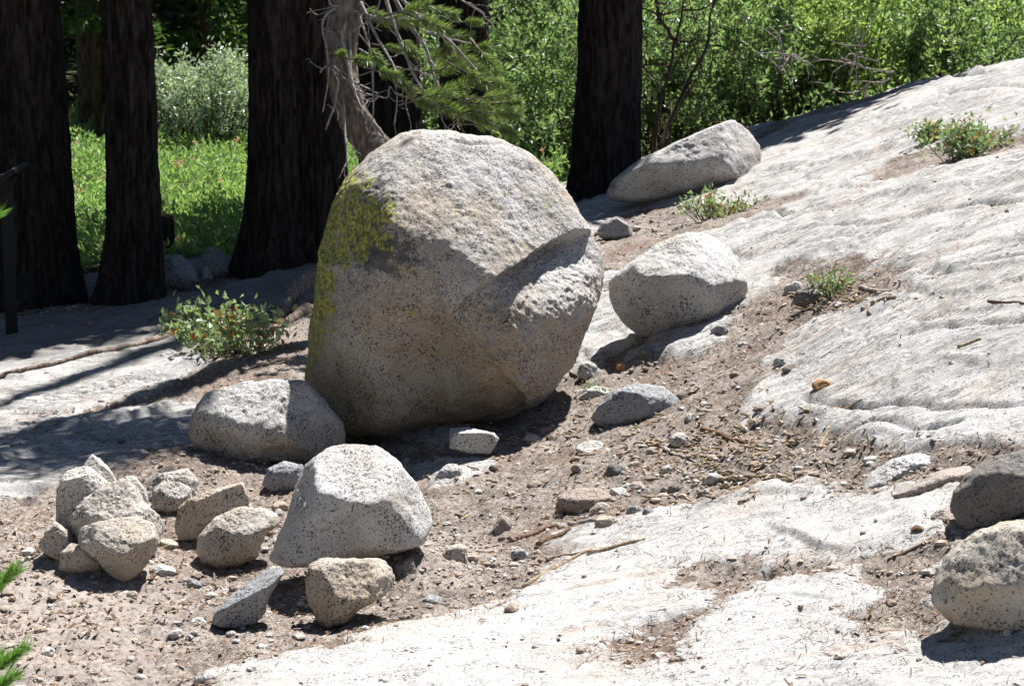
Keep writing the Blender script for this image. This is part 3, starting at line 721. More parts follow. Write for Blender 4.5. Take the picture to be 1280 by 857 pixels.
# plates of the slab that have lifted free
rock('rock_plate', 'pointed pale granite plate lifted off the slab near right edge', [(1076, 605), (1090, 585), (1118, 566), (1150, 557), (1185, 566), (1180, 577), (1150, 588), (1120, 602), (1095, 608)],
     (1110, 606), M['granite'], facets=[(0, .97, .25, .8)], df=.8, db=1.4, cat='rock plate', seed=48, nrand=7, p=3.6, rough=1.5, push=.8, round_=1)
rock('rock_plate', 'flat pinkish granite plate below the pointed plate', [(1108, 612), (1140, 596), (1180, 580), (1215, 572), (1222, 585), (1195, 600), (1150, 612), (1120, 618)],
     (1150, 616), M['granite_pink'], facets=[(0, .97, .25, .8)], df=.8, db=1.4, cat='rock plate', seed=49, nrand=7, p=3.6, rough=1.5, push=.8, round_=1)
rock('rock_plate', 'large pinkish flat stone sunk in the soil right of centre', [(694, 630), (698, 612), (720, 602), (752, 602), (765, 612), (758, 632), (730, 640), (705, 638)],
     (728, 638), M['granite_pink'], facets=[(0, .9, .45, .7)], df=.8, db=1.3, cat='rock plate', seed=50, nrand=7, p=3.6, rough=1.5, k=30, push=.5)
rock('rock_plate', 'long flat white stone beside the low dark hump', [(716, 492), (722, 482), (745, 475), (772, 480), (768, 488), (745, 492), (728, 496)],
     (745, 494), M['granite'], facets=[(0, .9, .4, .8)], df=.8, db=1.2, cat='rock plate', seed=51, nrand=7, p=3.6, rough=1.5, round_=1)

# small stones: (px, py, width, height, material, label)
ST = [
 (665, 546, 28, 14, 'granite', 'pale grey stone right of the flat slab stone'),
 (740, 553, 36, 20, 'granite', 'white topped stone with dark underside in the mid soil'),
 (770, 584, 30, 22, 'granite_dark', 'dark angular stone in the soil right of centre'),
 (792, 578, 16, 13, 'granite', 'small white stone touching the dark angular stone'),
 (561, 585, 34, 22, 'granite', 'flat light grey stone right of the speckled boulder top'),
 (775, 612, 26, 14, 'granite', 'oval whitish stone near the large pinkish flat stone'),
 (797, 605, 18, 11, 'granite_pink', 'small pinkish stone right of the oval whitish stone'),
 (845, 608, 20, 13, 'granite_dark', 'oval dark grey stone at soil edge by the slab'),
 (793, 632, 22, 19, 'granite_blue', 'grey blocky stone above the tan block at slab edge'),
 (811, 636, 14, 12, 'granite_blue', 'little grey stone right of the grey blocky stone'),
 (758, 649, 32, 19, 'granite_tan', 'tan oblong block at lower soil edge'),
 (750, 634, 28, 17, 'granite_pink', 'pink stone below the large flat stone'),
 (629, 653, 27, 25, 'granite_pink', 'squarish pink block standing alone in dark soil'),
 (571, 688, 36, 28, 'granite_tan', 'tan lump half sunk in soil right of the speckled boulder'),
 (509, 704, 28, 27, 'granite_dark', 'round brownish stone right of the tapering tan rock'),
 (651, 690, 23, 19, 'granite_blue', 'grey stone just above the broken pale stick'),
 (643, 703, 13, 8, 'granite_tan', 'small flat tan stone at the slab edge under the grey stone'),
 (628, 672, 11, 8, 'granite_dark', 'little dark stone under the squarish pink block'),
 (541, 747, 26, 11, 'granite_blue', 'flat grey stone on the slab rim below the speckled boulder'),
 (617, 584, 11, 9, 'granite_dark', 'small brown stone in soil below the flat slab stone'),
 (854, 548, 32, 18, 'granite', 'pale rounded stone among the wood litter'),
 (893, 597, 21, 13, 'granite', 'small white stone among sticks at slab edge'),
 (735, 460, 24, 22, 'granite', 'white topped stone at right foot of the huge boulder'),
 (809, 440, 19, 14, 'granite_dark', 'dark split stone in shadow under the white boulder'),
 (776, 457, 15, 10, 'orange_stone', 'orange brown stone in pale soil below the white boulder'),
 (851, 493, 22, 14, 'granite_dark', 'dark angular stone right of the low dark hump'),
 (862, 521, 14, 12, 'granite', 'small pale stone lower right of the low dark hump'),
 (976, 451, 17, 13, 'granite', 'pale stone of a pair in open soil on the slope'),
 (985, 461, 14, 9, 'granite_dark', 'darker stone of a pair in open soil on the slope'),
 (1030, 477, 26, 16, 'orange_stone', 'orange tan stone on the bare slab edge'),
 (952, 509, 20, 10, 'granite_dark', 'brown flat stone at upper edge of the bare slab'),
 (900, 409, 22, 16, 'granite_blue', 'grey stone at right foot of the white boulder'),
 (993, 354, 22, 19, 'granite', 'white stone left of the dark stone under the low plant'),
 (242, 727, 23, 17, 'granite_blue', 'grey stone in the shade below the egg shaped rock'),
 (296, 731, 27, 17, 'granite_pink', 'pale stone touching the top of the blue grey wedge'),
 (92, 754, 14, 12, 'granite_tan', 'little tan stone in front of left heap'),
 (202, 713, 30, 14, 'granite', 'flat pale stone right of the orange tinted block'),
 (165, 741, 15, 12, 'granite', 'small whitish stone in front of the orange tinted block'),
 (204, 740, 20, 9, 'granite_pink', 'flat reddish stone lying right of left heap'),
 (206, 680, 28, 14, 'granite_tan', 'tan flat stone between left heap and the split rock'),
 (249, 774, 24, 14, 'granite', 'pale stone left of the blue grey wedge tip'),
 (222, 778, 15, 10, 'granite', 'white pebble between two pale stones on the sandy ground'),
 (203, 776, 16, 9, 'granite_tan', 'leftmost of three pale stones on the sandy ground'),
 (255, 846, 30, 18, 'granite', 'pale grey angular stone at bottom edge of the photo'),
 (176, 845, 17, 7, 'granite', 'thin white chip near bottom of the sandy ground'),
 (289, 790, 14, 9, 'granite_tan', 'tan pebble under the blue grey wedge'),
 (1184, 642, 34, 18, 'granite_pink', 'pinkish block at left foot of the dark brown edge boulder'),
 (1147, 660, 18, 9, 'wood_brown', 'dark brown bark chip lying on bare white slab'),
 (514, 564, 28, 24, 'granite_dark', 'rounded grey stone in shadow under the huge boulder'),
 (348, 631, 22, 13, 'granite_tan', 'brown stone behind the egg shaped rock'),
 (1259, 787, 16, 14, 'granite_tan', 'pebble in shadow under the lower edge boulder'),
 (596, 553, 20, 10, 'granite_pink', 'small stone at front of the flat slab stone'),
 (704, 655, 18, 10, 'granite_pink', 'small flat pink stone left of the tan oblong block'),
 (880, 614, 16, 9, 'granite_blue', 'small grey stone where soil thins onto slab'),
 (1241, 628, 36, 12, 'granite', 'flat pale stone wedged between the two edge boulders'),
 (690, 545, 14, 9, 'granite_dark', 'small dark stone between two pale stones in mid soil'),
 (722, 585, 16, 10, 'granite_pink', 'small pink stone above the large flat stone'),
 (600, 612, 16, 10, 'granite_tan', 'small tan stone in soil right of the speckled boulder'),
 (835, 585, 18, 11, 'granite', 'pale stone in the litter between sticks'),
 (668, 605, 18, 10, 'granite_pink', 'small pink stone left of the large flat stone'),
]
def stone(i, px, py, w, h, mk, label, level=4):
    rng = np.random.default_rng(900 + i)
    P0 = hitf(px, py + h * .42); D = float((P0 - CAM) @ FWD); s = D / FPX
    a, c = w / 2 * s, h / 2 * s * 1.15; b_ = a * rng.uniform(.7, 1.0)
    V, F = ico(level)
    r = np.ones(len(V)); k = 30
    for _ in range(9):
        n_ = rng.normal(size=3); n_ /= np.linalg.norm(n_); dn = V @ n_
        rp = np.where(dn > .01, rng.uniform(.62, .9) / np.maximum(dn, .01), 1e6); r = (r ** -k + rp ** -k) ** (-1 / k)
    L = V * (r * (1 + fbm(V, 2.5, 40 + i, 4) * .14))[:, None] * np.array([a, b_, c]) * 1.13
    an = rng.uniform(-.4, .4); ca, sa = math.cos(an), math.sin(an)
    L = np.c_[L[:, 0] * ca - L[:, 2] * sa * .4, L[:, 1], L[:, 0] * sa * .4 + L[:, 2] * ca]
    org = np.array([P0[0], P0[1] + b_ * .6, 0]); org[2] = gz(org[0], org[1]) - c * .05
    base = L[:, 2].min()
    o = add_mesh('stone' if mk != 'wood_brown' else 'bark_chip', L - np.array([0, 0, base]), F, M[mk])
    o.location = org + np.array([0, 0, base])
    tag(o, label, 'stone' if mk != 'wood_brown' else 'bark chip', 'small loose stones lying on the soil')
for i, s in enumerate(ST): stone(i, *s, level=5 if s[2] > 22 else 4)

# ------------------------------------------------------------------ pebbles and litter (stuff)
def scatter(n, seed, f, ylo=6.5, yhi=20.5, power=1.0):
    rng = np.random.default_rng(seed)
    iv = rng.uniform(1 / yhi, 1 / ylo, n * 4); Y = 1 / iv; X = rng.uniform(-.25, .25, n * 4) * Y
    so, me, s = masks(X, Y)
    w = f(X, Y, so, s) * (1 - me); keep = rng.uniform(size=len(X)) < w
    X, Y = X[keep][:n], Y[keep][:n]
    return X, Y, full_h(X, Y), rng
def clump(X, Y, seed, s=1.3): return sstep(-.15, .5, fbm(np.c_[X, Y], s, seed, 3))

V1, F1 = ico(2)
X, Y, Z, rng = scatter(10000, 301, lambda X, Y, so, s: so * (.15 + .85 * clump(X, Y, 5)) + .02)
n = len(X); rr = np.exp(rng.normal(-5.2, .58, n)); rr = np.clip(rr, .0025, .026)
Vv = V1[None] * (1 + rng.normal(0, .16, (n, len(V1), 1))) * (rr[:, None, None] * np.stack([rng.uniform(.8, 1.5, n), rng.uniform(.8, 1.4, n), rng.uniform(.45, .9, n)], 1)[:, None])
Vv = Vv + np.stack([X, Y, Z + rr * .25], 1)[:, None]
Fv = (F1[None] + (np.arange(n) * len(V1))[:, None, None]).reshape(-1, 3)
def pebble_mat():
    m, nt, bs = new_mat('pebbles'); b = NB(nt)
    ri = b.n('ShaderNodeNewGeometry').outputs['Random Per Island']
    x = b.n('ShaderNodeValToRGB'); b.l(ri, x.inputs[0]); e = x.color_ramp.elements
    e[0].color = (.20, .15, .12, 1); e[1].color = (.50, .48, .45, 1)
    for p_, c in ((.3, (.30, .23, .18, 1)), (.6, (.40, .34, .29, 1)), (.8, (.34, .33, .32, 1))): q = e.new(p_); q.color = c
    c = b.mix(b.ramp(b.noise(b.coord(), 180, 3, .6), .5, .66, 0, .6), x.outputs[0], (.09, .07, .06))
    b.l(c, bs.inputs['Base Color']); bs.inputs['Roughness'].default_value = .9; return m
o = add_mesh('pebbles', Vv.reshape(-1, 3), Fv, pebble_mat(), smooth=False); tag(o, 'countless small pebbles scattered over the brown soil', 'pebbles', kind='stuff')

# dry needles and bark flakes
def strips(X, Y, Z, L, W, rng, lift=.004, tilt=.12):
    n = len(X); a = rng.uniform(0, 2 * np.pi, n); t = rng.normal(0, tilt, n)
    D = np.stack([np.cos(a) * np.cos(t), np.sin(a) * np.cos(t), np.sin(t)], 1); S = np.stack([-np.sin(a), np.cos(a), rng.normal(0, .3, n)], 1)
    C = np.stack([X, Y, Z + lift + np.abs(np.sin(t)) * L / 2], 1); L = L[:, None]; W = W[:, None]
    V = np.stack([C - D * L / 2 - S * W / 2, C + D * L / 2 - S * W / 3, C + D * L / 2 + S * W / 3, C - D * L / 2 + S * W / 2], 1).reshape(-1, 3)
    k = np.arange(n)[:, None] * 4
    return V, np.r_[k + np.array([[0, 1, 2]]), k + np.array([[0, 2, 3]])]
X, Y, Z, rng = scatter(42000, 302, lambda X, Y, so, s: so * (.12 + .88 * clump(X, Y, 15, 1.0)) + .012 + .25 * np.exp(-(s / .12) ** 2))
n = len(X); p1 = strips(X, Y, Z, rng.uniform(.02, .06, n), rng.uniform(.0012, .0035, n), rng)
X, Y, Z, rng = scatter(5200, 303, lambda X, Y, so, s: so * (.2 + .8 * clump(X, Y, 25, 1.2)) + .012)
n = len(X); p2 = strips(X, Y, Z, rng.uniform(.01, .035, n), rng.uniform(.006, .016, n), rng, .006, .3)
V, F = join([p1, p2]); o = add_mesh('needle_litter', V, F, M['litter'], smooth=False)
tag(o, 'dry brown pine needles and bark flakes littering the soil', 'litter', kind='stuff')

# ------------------------------------------------------------------ sticks
def stick(name, a, b, thick, mk, label, cat='stick', seed=0, lift=.3, bend=.03, n=9):
    A, B = hitf(*a), hitf(*b); rng = np.random.default_rng(seed + 70)
    t = np.linspace(0, 1, n)[:, None]; P = A * (1 - t) + B * t
    L = np.linalg.norm(B - A); D = float((A - CAM) @ FWD); r = thick / 2 * D / FPX
    off = np.cumsum(rng.normal(0, bend, (n, 3)), 0) * L * .3; P[:, :2] += (off - off[0])[:, :2]
    P[:, 2] = full_h(P[:, 0], P[:, 1]); line = np.linspace(P[0, 2], P[-1, 2], n); P[:, 2] = P[:, 2] * .6 + .4 * (line + np.median(P[:, 2] - line)) + r * lift
    rr = r * (1 - .45 * t[:, 0]) * (1 + rng.normal(0, .09, n))
    V, F = tube(P, rr, 9); org = P[0].copy()
    # split end
    V = V + fbm(V, 60, seed, 3)[:, None] * r * .35
    o = add_mesh(name, V - org, F, M[mk]); o.location = org
    return tag(o, label, cat)
SK = [((655, 735), (740, 688), 7, 'wood_pale', 'thick pale broken stick lying on the white slab'),
      ((735, 692), (806, 674), 8, 'wood_pale', 'yellowish split branch continuing right from the broken stick'),
      ((683, 699), (728, 690), 5, 'wood_pale', 'short thin pale splinter above the broken stick'),
      ((648, 672), (700, 654), 6, 'wood_brown', 'dark brown stick at the lower soil edge'),
      ((672, 682), (712, 662), 8, 'wood_brown', 'knobbly brown root piece near the grey stone'),
      ((712, 657), (752, 652), 9, 'dead_wood', 'grey log piece beside the tan oblong block'),
      ((880, 599), (955, 596), 7, 'wood_pale', 'straight pale stick at soil edge right of centre'),
      ((1022, 562), (1040, 530), 5, 'wood_pale', 'short pale stick pointing uphill by the ledge'),
      ((1034, 508), (1083, 500), 5, 'wood_pale', 'slim stick lying on bare slab above the ledge'),
      ((1076, 360), (1116, 364), 8, 'dead_wood', 'grey stick right of the low green plant'),
      ((1092, 378), (1120, 372), 8, 'wood_pale', 'short pale chunk of wood below the grey stick'),
      ((1198, 435), (1226, 424), 7, 'wood_pale', 'short pale wood piece on upper right slab'),
      ((806, 552), (850, 566), 5, 'wood_pale', 'thin curved stick left of the wood litter'),
      ((830, 560), (872, 578), 6, 'dead_wood', 'grey stick across the litter left of the pale rounded stone'),
      ((878, 538), (930, 556), 7, 'wood_brown', 'brown branch piece in litter near the ledge'),
      ((893, 560), (925, 548), 5, 'wood_pale', 'small pale stick crossing the brown branch piece'),
      ((1235, 377), (1280, 381), 4, 'wood_brown', 'thin brown twig at right photo edge'),
      ((470, 777), (512, 770), 6, 'dead_wood', 'weathered strip of wood at slab edge below the tapering rock'),
      ((655, 458), (720, 470), 4, 'wood_brown', 'dark twig at right foot of the huge boulder'),
      ((1110, 700), (1165, 672), 4, 'wood_brown', 'twig lying in litter left of the edge boulders')]
for i, s in enumerate(SK): stick('stick', *s, seed=i)
# many small chips
ch = []; rng = np.random.default_rng(77)
for _ in range(420):
    px, py = (rng.normal(900, 60), rng.normal(560, 26)) if rng.uniform() < .5 else (rng.uniform(560, 1000), rng.uniform(480, 640))
    if rng.uniform() < .25: px, py = rng.normal(1050, 30), rng.normal(372, 12)
    P = hit(px, py); a = rng.uniform(0, 6.28); L = rng.uniform(.02, .09); d = np.array([math.cos(a), math.sin(a) * .8, rng.normal(0, .12)])
    P[2] = gz(P[0], P[1]) + .008; t = np.linspace(-.5, .5, 4)[:, None]
    ch.append(tube(P + d * L * t + rng.normal(0, .003, (4, 3)), rng.uniform(.002, .007), 5))
V, F = join(ch); tag(add_mesh('wood_chips', V, F, M['wood_pale']), 'broken wood chips and twig bits strewn over the soil', 'wood chips', kind='stuff')

# ------------------------------------------------------------------ roots by the boulder
def root(pts, r0, label, seed, mk='bark_root', branch=()):
    P = np.array([hit(*p) for p in pts]); t = np.linspace(0, len(P) - 1, 26); P = np.stack([np.interp(t, np.arange(len(P)), P[:, k]) for k in range(3)], 1)
    P[:, 2] = full_h(P[:, 0], P[:, 1]) + r0 * .35
    rr = r0 * (1 - .55 * np.linspace(0, 1, 26)) * (1 + .2 * np.sin(t * 5 + seed))
    V, F = tube(P, rr, 16); V = V + (fbm(V * [1, 1, 1], 16, seed, 4) * r0 * .6)[:, None] * np.array([.4, .4, 1])
    org = P[0]; o = add_mesh('tree_root', V - org, F, M[mk]); o.location = org; tag(o, label, 'tree root', 'tree roots on the slab'); return o
root([(410, 352), (385, 362), (360, 380), (345, 398)], .075, 'thick grey tree root emerging left of the huge boulder', 1)
root([(405, 385), (385, 390), (360, 400), (340, 410)], .05, 'thinner root below the thick grey root', 2)
root([(262, 402), (200, 425), (140, 442), (60, 458), (-20, 468)], .024, 'long thin root stretching along the slab to the left edge', 3)

# ------------------------------------------------------------------ trees
def trunk_mesh(prof, D, z0, ztop, seed, furrow=.03, nside=128, nz=260):
    """prof rows (py, x_left, x_right) from top to bottom; returns V,F in world"""
    prof = np.array(prof, float)
    zz = np.array([on_plane(640, r[0], D)[2] for r in prof]); yy = np.array([on_plane(640, r[0], D)[1] for r in prof])
    xc = (prof[:, 1] + prof[:, 2]) / 2; cx = (xc - 640) * D / FPX; rr = (prof[:, 2] - prof[:, 1]) / 2 * D / FPX
    o = np.argsort(zz); zz, cx, rr = zz[o], cx[o], rr[o]
    Y0 = hit(xc[-1], prof[-1, 0])[1] if D is None else on_plane(xc[-1], prof[-1, 0], D)[1]
    z = np.r_[np.linspace(z0, zz[-1] + .3, nz), np.linspace(zz[-1] + .45, ztop, 40)]
    sl = (cx[-1] - cx[0]) / (zz[-1] - zz[0] + 1e-6) * .5
    X = np.interp(z, zz, cx) + np.where(z > zz[-1], (z - zz[-1]) * sl * .3, 0)
    Rr = np.interp(z, zz, rr) * np.where(z > zz[-1], np.maximum(.15, 1 - (z - zz[-1]) / (ztop - zz[-1]) * .85), 1)
    a = np.arange(nside) * 2 * np.pi / nside
    A, Zg = np.meshgrid(a, z); Rg = Rr[:, None]
    fl = sstep(.9, 0, Zg - z0) * .10 * np.cos(A * 5 + seed)     # root flare lobes
    Pn = np.c_[np.cos(A).ravel() * 3.2 * Rr.mean() / .3, np.sin(A).ravel() * 3.2 * Rr.mean() / .3, Zg.ravel() * .55]
    br = np.abs(fbm(Pn, 2.6, seed, 4, .6)).reshape(A.shape); b2 = fbm(Pn * [1, 1, 3], 5, seed + 4, 3).reshape(A.shape)
    ridge = sstep(.0, .16, br) * furrow + b2 * furrow * .35
    Rf = Rg * (1 + fl) + ridge - furrow * .8
    V = np.stack([X[:, None] + Rf * np.cos(A), Y0 + Rf * np.sin(A), Zg], -1).reshape(-1, 3)
    n, m = len(z), nside
    i = np.arange(n - 1)[:, None] * m; j = np.arange(m)[None]; j2 = (j + 1) % m
    F = np.stack([i + j, i + j2, i + m + j2, i + m + j], -1).reshape(-1, 4)
    return V, F, X, Y0, z, Rr

def blob_leaves(bl, rng, L, W, droop=0):
    Vs = []
    for cx, cy, cz, rx, ry, rz, n in bl:
        # clumps inside the ellipsoid
        nc = max(6, n // 45); d = rng.normal(size=(nc, 3)); d /= np.linalg.norm(d, axis=1)[:, None]
        cc = d * (rng.uniform(size=(nc, 1)) ** .45) * np.array([rx, ry, rz]) + np.array([cx, cy, cz])
        idx = rng.integers(0, nc, n); s = .16 * (rx + ry + rz) / 3 + .1
        P = cc[idx] + rng.normal(0, 1, (n, 3)) * np.array([s, s, s * .45])
        D = rng.normal(size=(n, 3)); D[:, 2] -= droop
        Vs.append(leaves(P, D, rng.uniform(.6, 1.3, n) * L, rng.uniform(.6, 1.2, n) * W, rng))
    return join(Vs)

TRG = 'dark conifer trunks behind the slab'
def tree(label, prof, base_px, blobs, seed, ztop=13, limbs=True, mk='bark_dark', furrow=.03, group=TRG, D=None, leafL=.34, name='conifer_tree', zoff=0.25, nside=128):
    P0 = hit(*base_px); Dp = D or float((P0 - CAM) @ FWD)
    V, F, X, Y0, z, Rr = trunk_mesh(prof, Dp, 0, ztop, seed, furrow, nside)
    bx = X[0]; bz = gz(bx, Y0) - zoff
    V, F, X, Y0, z, Rr = trunk_mesh(prof, Dp, bz, ztop, seed, furrow, nside)
    org = np.array([X[0], Y0, bz + zoff])
    t = empty(name, org, label, 'tree', group)
    add_mesh('trunk', V - org, F, M[mk], t)
    rng = np.random.default_rng(seed + 100)
    if blobs:  # unseen crown clumps, placed for the shade they cast
        V, F = blob_leaves(blobs, rng, leafL, leafL * .42, .3)
        add_mesh('crown', V - org, F, M['crown'], t, smooth=False)
        for b_ in blobs:
            zz = min(b_[2] - .2, ztop - .5); xx = np.interp(zz, z, X)
            a = np.array([xx, Y0, zz - .8]); e = np.array(b_[:3]); tt = np.linspace(0, 1, 7)[:, None]
            P = a * (1 - tt) + e * tt; P[:, 2] += np.sin(tt[:, 0] * 3.1) * .25
            V, F = tube(P - org, np.linspace(.09, .02, 7), 7); add_mesh('limb', V, F, M['bark_dark'], t)
    return t

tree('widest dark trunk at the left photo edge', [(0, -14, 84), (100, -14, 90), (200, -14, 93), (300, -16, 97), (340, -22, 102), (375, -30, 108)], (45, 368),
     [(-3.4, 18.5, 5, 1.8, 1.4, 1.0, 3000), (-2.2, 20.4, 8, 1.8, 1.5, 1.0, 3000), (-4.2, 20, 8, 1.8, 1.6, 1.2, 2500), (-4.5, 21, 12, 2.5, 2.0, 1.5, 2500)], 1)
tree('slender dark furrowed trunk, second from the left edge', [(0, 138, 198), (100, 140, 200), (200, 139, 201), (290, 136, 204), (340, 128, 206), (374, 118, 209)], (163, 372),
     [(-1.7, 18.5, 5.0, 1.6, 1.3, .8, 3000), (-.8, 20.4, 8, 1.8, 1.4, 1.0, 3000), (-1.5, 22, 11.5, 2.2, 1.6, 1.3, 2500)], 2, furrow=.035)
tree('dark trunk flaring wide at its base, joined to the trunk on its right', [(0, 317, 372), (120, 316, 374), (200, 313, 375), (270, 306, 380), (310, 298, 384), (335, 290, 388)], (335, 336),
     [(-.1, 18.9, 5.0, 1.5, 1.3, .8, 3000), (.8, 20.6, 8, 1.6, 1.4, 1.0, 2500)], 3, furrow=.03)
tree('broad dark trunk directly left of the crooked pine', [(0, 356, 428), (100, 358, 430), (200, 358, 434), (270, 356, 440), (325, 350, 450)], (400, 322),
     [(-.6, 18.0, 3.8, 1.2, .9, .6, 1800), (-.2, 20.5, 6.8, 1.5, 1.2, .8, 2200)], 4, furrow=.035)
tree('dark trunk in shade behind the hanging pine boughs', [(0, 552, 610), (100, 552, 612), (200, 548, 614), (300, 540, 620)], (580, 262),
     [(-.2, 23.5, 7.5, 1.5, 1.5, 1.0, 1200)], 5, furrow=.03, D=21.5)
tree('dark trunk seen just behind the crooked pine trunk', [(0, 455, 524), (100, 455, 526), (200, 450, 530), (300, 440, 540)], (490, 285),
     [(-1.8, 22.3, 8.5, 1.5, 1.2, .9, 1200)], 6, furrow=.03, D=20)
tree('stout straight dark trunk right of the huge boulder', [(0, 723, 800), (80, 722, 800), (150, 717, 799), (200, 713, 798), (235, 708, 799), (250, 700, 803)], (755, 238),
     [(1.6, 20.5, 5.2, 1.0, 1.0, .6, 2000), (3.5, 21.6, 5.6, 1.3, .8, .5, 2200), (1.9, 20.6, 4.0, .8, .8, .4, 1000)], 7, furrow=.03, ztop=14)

# stump post by second trunk
P0 = hit(210, 318); V, F = tube([P0 + [0, 0, -.1], P0 + [0, 0, .12], P0 + [0, 0, .30], P0 + [.01, 0, .31]], [.062, .058, .055, .03], 20)
V = V + fbm(V, 30, 3, 3)[:, None] * .008
o = add_mesh('tree_stump', V - P0, F, M['bark_dark']); o.location = P0; tag(o, 'short dark stump beside the slender furrowed trunk', 'stump')

# crooked pine: curved trunk, dead branches, needle tufts
def crooked():
    D = 14.6
    pts = [(466, -330), (456, -200), (444, -90), (434, 0), (426, 50), (427, 95), (436, 135), (452, 165), (474, 192), (505, 235), (520, 290), (530, 340)]
    wid = [36, 38, 42, 46, 40, 38, 38, 40, 44, 50, 56, 66]
    P = np.array([on_plane(a, b, D) for a, b in pts]); P = P[::-1]; w = np.array(wid[::-1]) / 2 * D / FPX
    g = gz(P[0, 0], P[0, 1]); P = np.r_[[[P[0, 0] + .05, P[0, 1], g - .15]], P]; w = np.r_[w[0] * 1.2, w]
    t = np.linspace(0, len(P) - 1, 200)
    def sm(v):
        v = np.interp(t, np.arange(len(P)), v); k = np.ones(15) / 15; return np.convolve(np.pad(v, 7, 'edge'), k, 'valid')
    C = np.stack([sm(P[:, k]) for k in range(3)], 1); rr = sm(w)
    root_ = empty('crooked_pine', (C[0, 0], C[0, 1], g), 'crooked grey brown pine with bare dead branches behind the huge boulder', 'tree')
    org = np.array([C[0, 0], C[0, 1], g])
    V, F = tube(C, rr, 48); A = np.arange(len(V)) % 48
    n_ = fbm(V * [3, 3, .8], 9, 5, 4, .6); V = V + (V - np.r_[np.repeat(C, 48, 0), C[:1], C[-1:]]) * (n_ * .28)[:, None]
    add_mesh('trunk', V - org, F, M['bark_pine'], root_)
    # taller continuation above the frame carries a crown
    top = C[-1]; U = np.array([top + [0.02 * k, .02 * k, .5 * k] for k in range(9)])
    V, F = tube(U - org, np.linspace(rr[-1], .04, 9), 12); add_mesh('trunk_top', V, F, M['bark_pine'], root_)
    rng = np.random.default_rng(31)
    V, F = blob_leaves([(-.2, 14.6, 5.2, .6, .55, .5, 900), (-.6, 14.7, 6.1, .8, .6, .8, 1500)], rng, .20, .06, .2); add_mesh('crown', V - org, F, M['needle'], root_, smooth=False)
    # dead branches drawn along their course in the photograph, each at its own depth
    BR = [([(470, -60), (480, -5), (500, 50), (515, 90), (530, 118)], 7, -.35), ([(478, -40), (500, -5), (535, 30), (565, 55), (596, 90)], 6, -.2), ([(470, -50), (505, 20), (535, 60), (548, 112)], 8, .1),
          ([(450, 0), (470, 40), (490, 75), (505, 105)], 5, -.4), ([(445, 10), (463, 50), (468, 90), (470, 135), (462, 165)], 4, -.3), ([(440, 20), (425, 40), (436, 80), (444, 120), (460, 150), (478, 180)], 6, -.25),
          ([(436, 30), (440, 90), (452, 135), (478, 165), (485, 185)], 4, -.35), ([(440, 5), (412, 15), (402, 35), (412, 70), (413, 105), (404, 150)], 4, -.25), ([(425, 90), (418, 130), (403, 158)], 5, -.2),
          ([(440, 12), (408, 8), (396, -10)], 3, -.2), ([(430, 110), (432, 160), (436, 200), (424, 225)], 4, -.3), ([(445, 60), (480, 80), (495, 100), (500, 130), (495, 165)], 3, -.15),
          ([(440, 110), (460, 120), (485, 125), (488, 110)], 3, -.35), ([(437, 100), (455, 108), (478, 118), (470, 128), (450, 122)], 3, -.4), ([(530, 40), (560, 48), (588, 52)], 4, -.15),
          ([(560, 140), (590, 150), (610, 163), (630, 167)], 5, -.1), ([(545, 125), (552, 150), (562, 162)], 2, -.1), ([(570, 145), (576, 158), (580, 166)], 2, -.15), ([(495, 85), (520, 88), (540, 92)], 3, -.2),
          ([(438, 40), (455, 30), (470, 10), (474, -20)], 3, -.2), ([(520, -20), (560, -10), (600, 15), (612, 30)], 3, 0.2), ([(540, -30), (575, 0), (610, 20)], 3, .15), ([(515, 95), (505, 130), (512, 160), (500, 172)], 2, -.1),
          ([(434, 60), (420, 75), (417, 90)], 2, -.3), ([(460, 20), (490, 30), (520, 20), (548, 30)], 3, -.3), ([(400, 90), (408, 82), (420, 95)], 3, -.3)]
    for k, (pl, th, dz) in enumerate(BR):
        Q = np.array([on_plane(a, b, D + dz * .8 * (i / (len(pl) - 1)) - .06) for i, (a, b) in enumerate(pl)])
        tt = np.linspace(0, len(Q) - 1, 28); Q = np.stack([np.interp(tt, np.arange(len(Q)), Q[:, j]) for j in range(3)], 1)
        Q = Q + np.cumsum(rng.normal(0, .0022, Q.shape), 0); Q = np.stack([np.convolve(np.pad(Q[:, j], 2, 'edge'), np.ones(5) / 5, 'valid') for j in range(3)], 1)
        r = th / 2 * D / FPX * 1.0; prt = [tube(Q, np.linspace(r, r * .35, 28), 7)]
        for _ in range(4):
            i = rng.integers(4, 26); d = Q[min(i + 1, 27)] - Q[i - 1]; d = d / np.linalg.norm(d) + rng.normal(0, .7, 3)
            w_ = wander(rng, Q[i], d, rng.uniform(.06, .22), 9, .32, -.06); prt.append(tube(w_, np.linspace(r * .4, .0012, 10), 5))
        V, F = join(prt); add_mesh('dead_branch', V - org, F, M['dead_wood'], root_)
    # green needle tufts, each a fan of needles
    TF = [(470, 20, 30), (505, 25, 36), (540, 30, 30), (572, 45, 28), (590, 28, 20), (450, 75, 24), (470, 70, 22), (485, 92, 26), (505, 105, 28), (512, 60, 26), (548, 68, 30), (560, 85, 34), (590, 80, 34), (612, 78, 30), (600, 100, 34), (575, 110, 34),
          (545, 118, 32), (560, 135, 36), (590, 128, 38), (615, 130, 36), (632, 142, 30), (608, 155, 30), (640, 128, 18), (530, 130, 26), (635, 165, 24), (600, 60, 22), (625, 105, 24), (520, 10, 28), (425, 68, 18), (490, 60, 18), (555, 15, 26), (595, 145, 30), (620, 120, 30), (570, 70, 24)]
    lo, hi_ = [], []
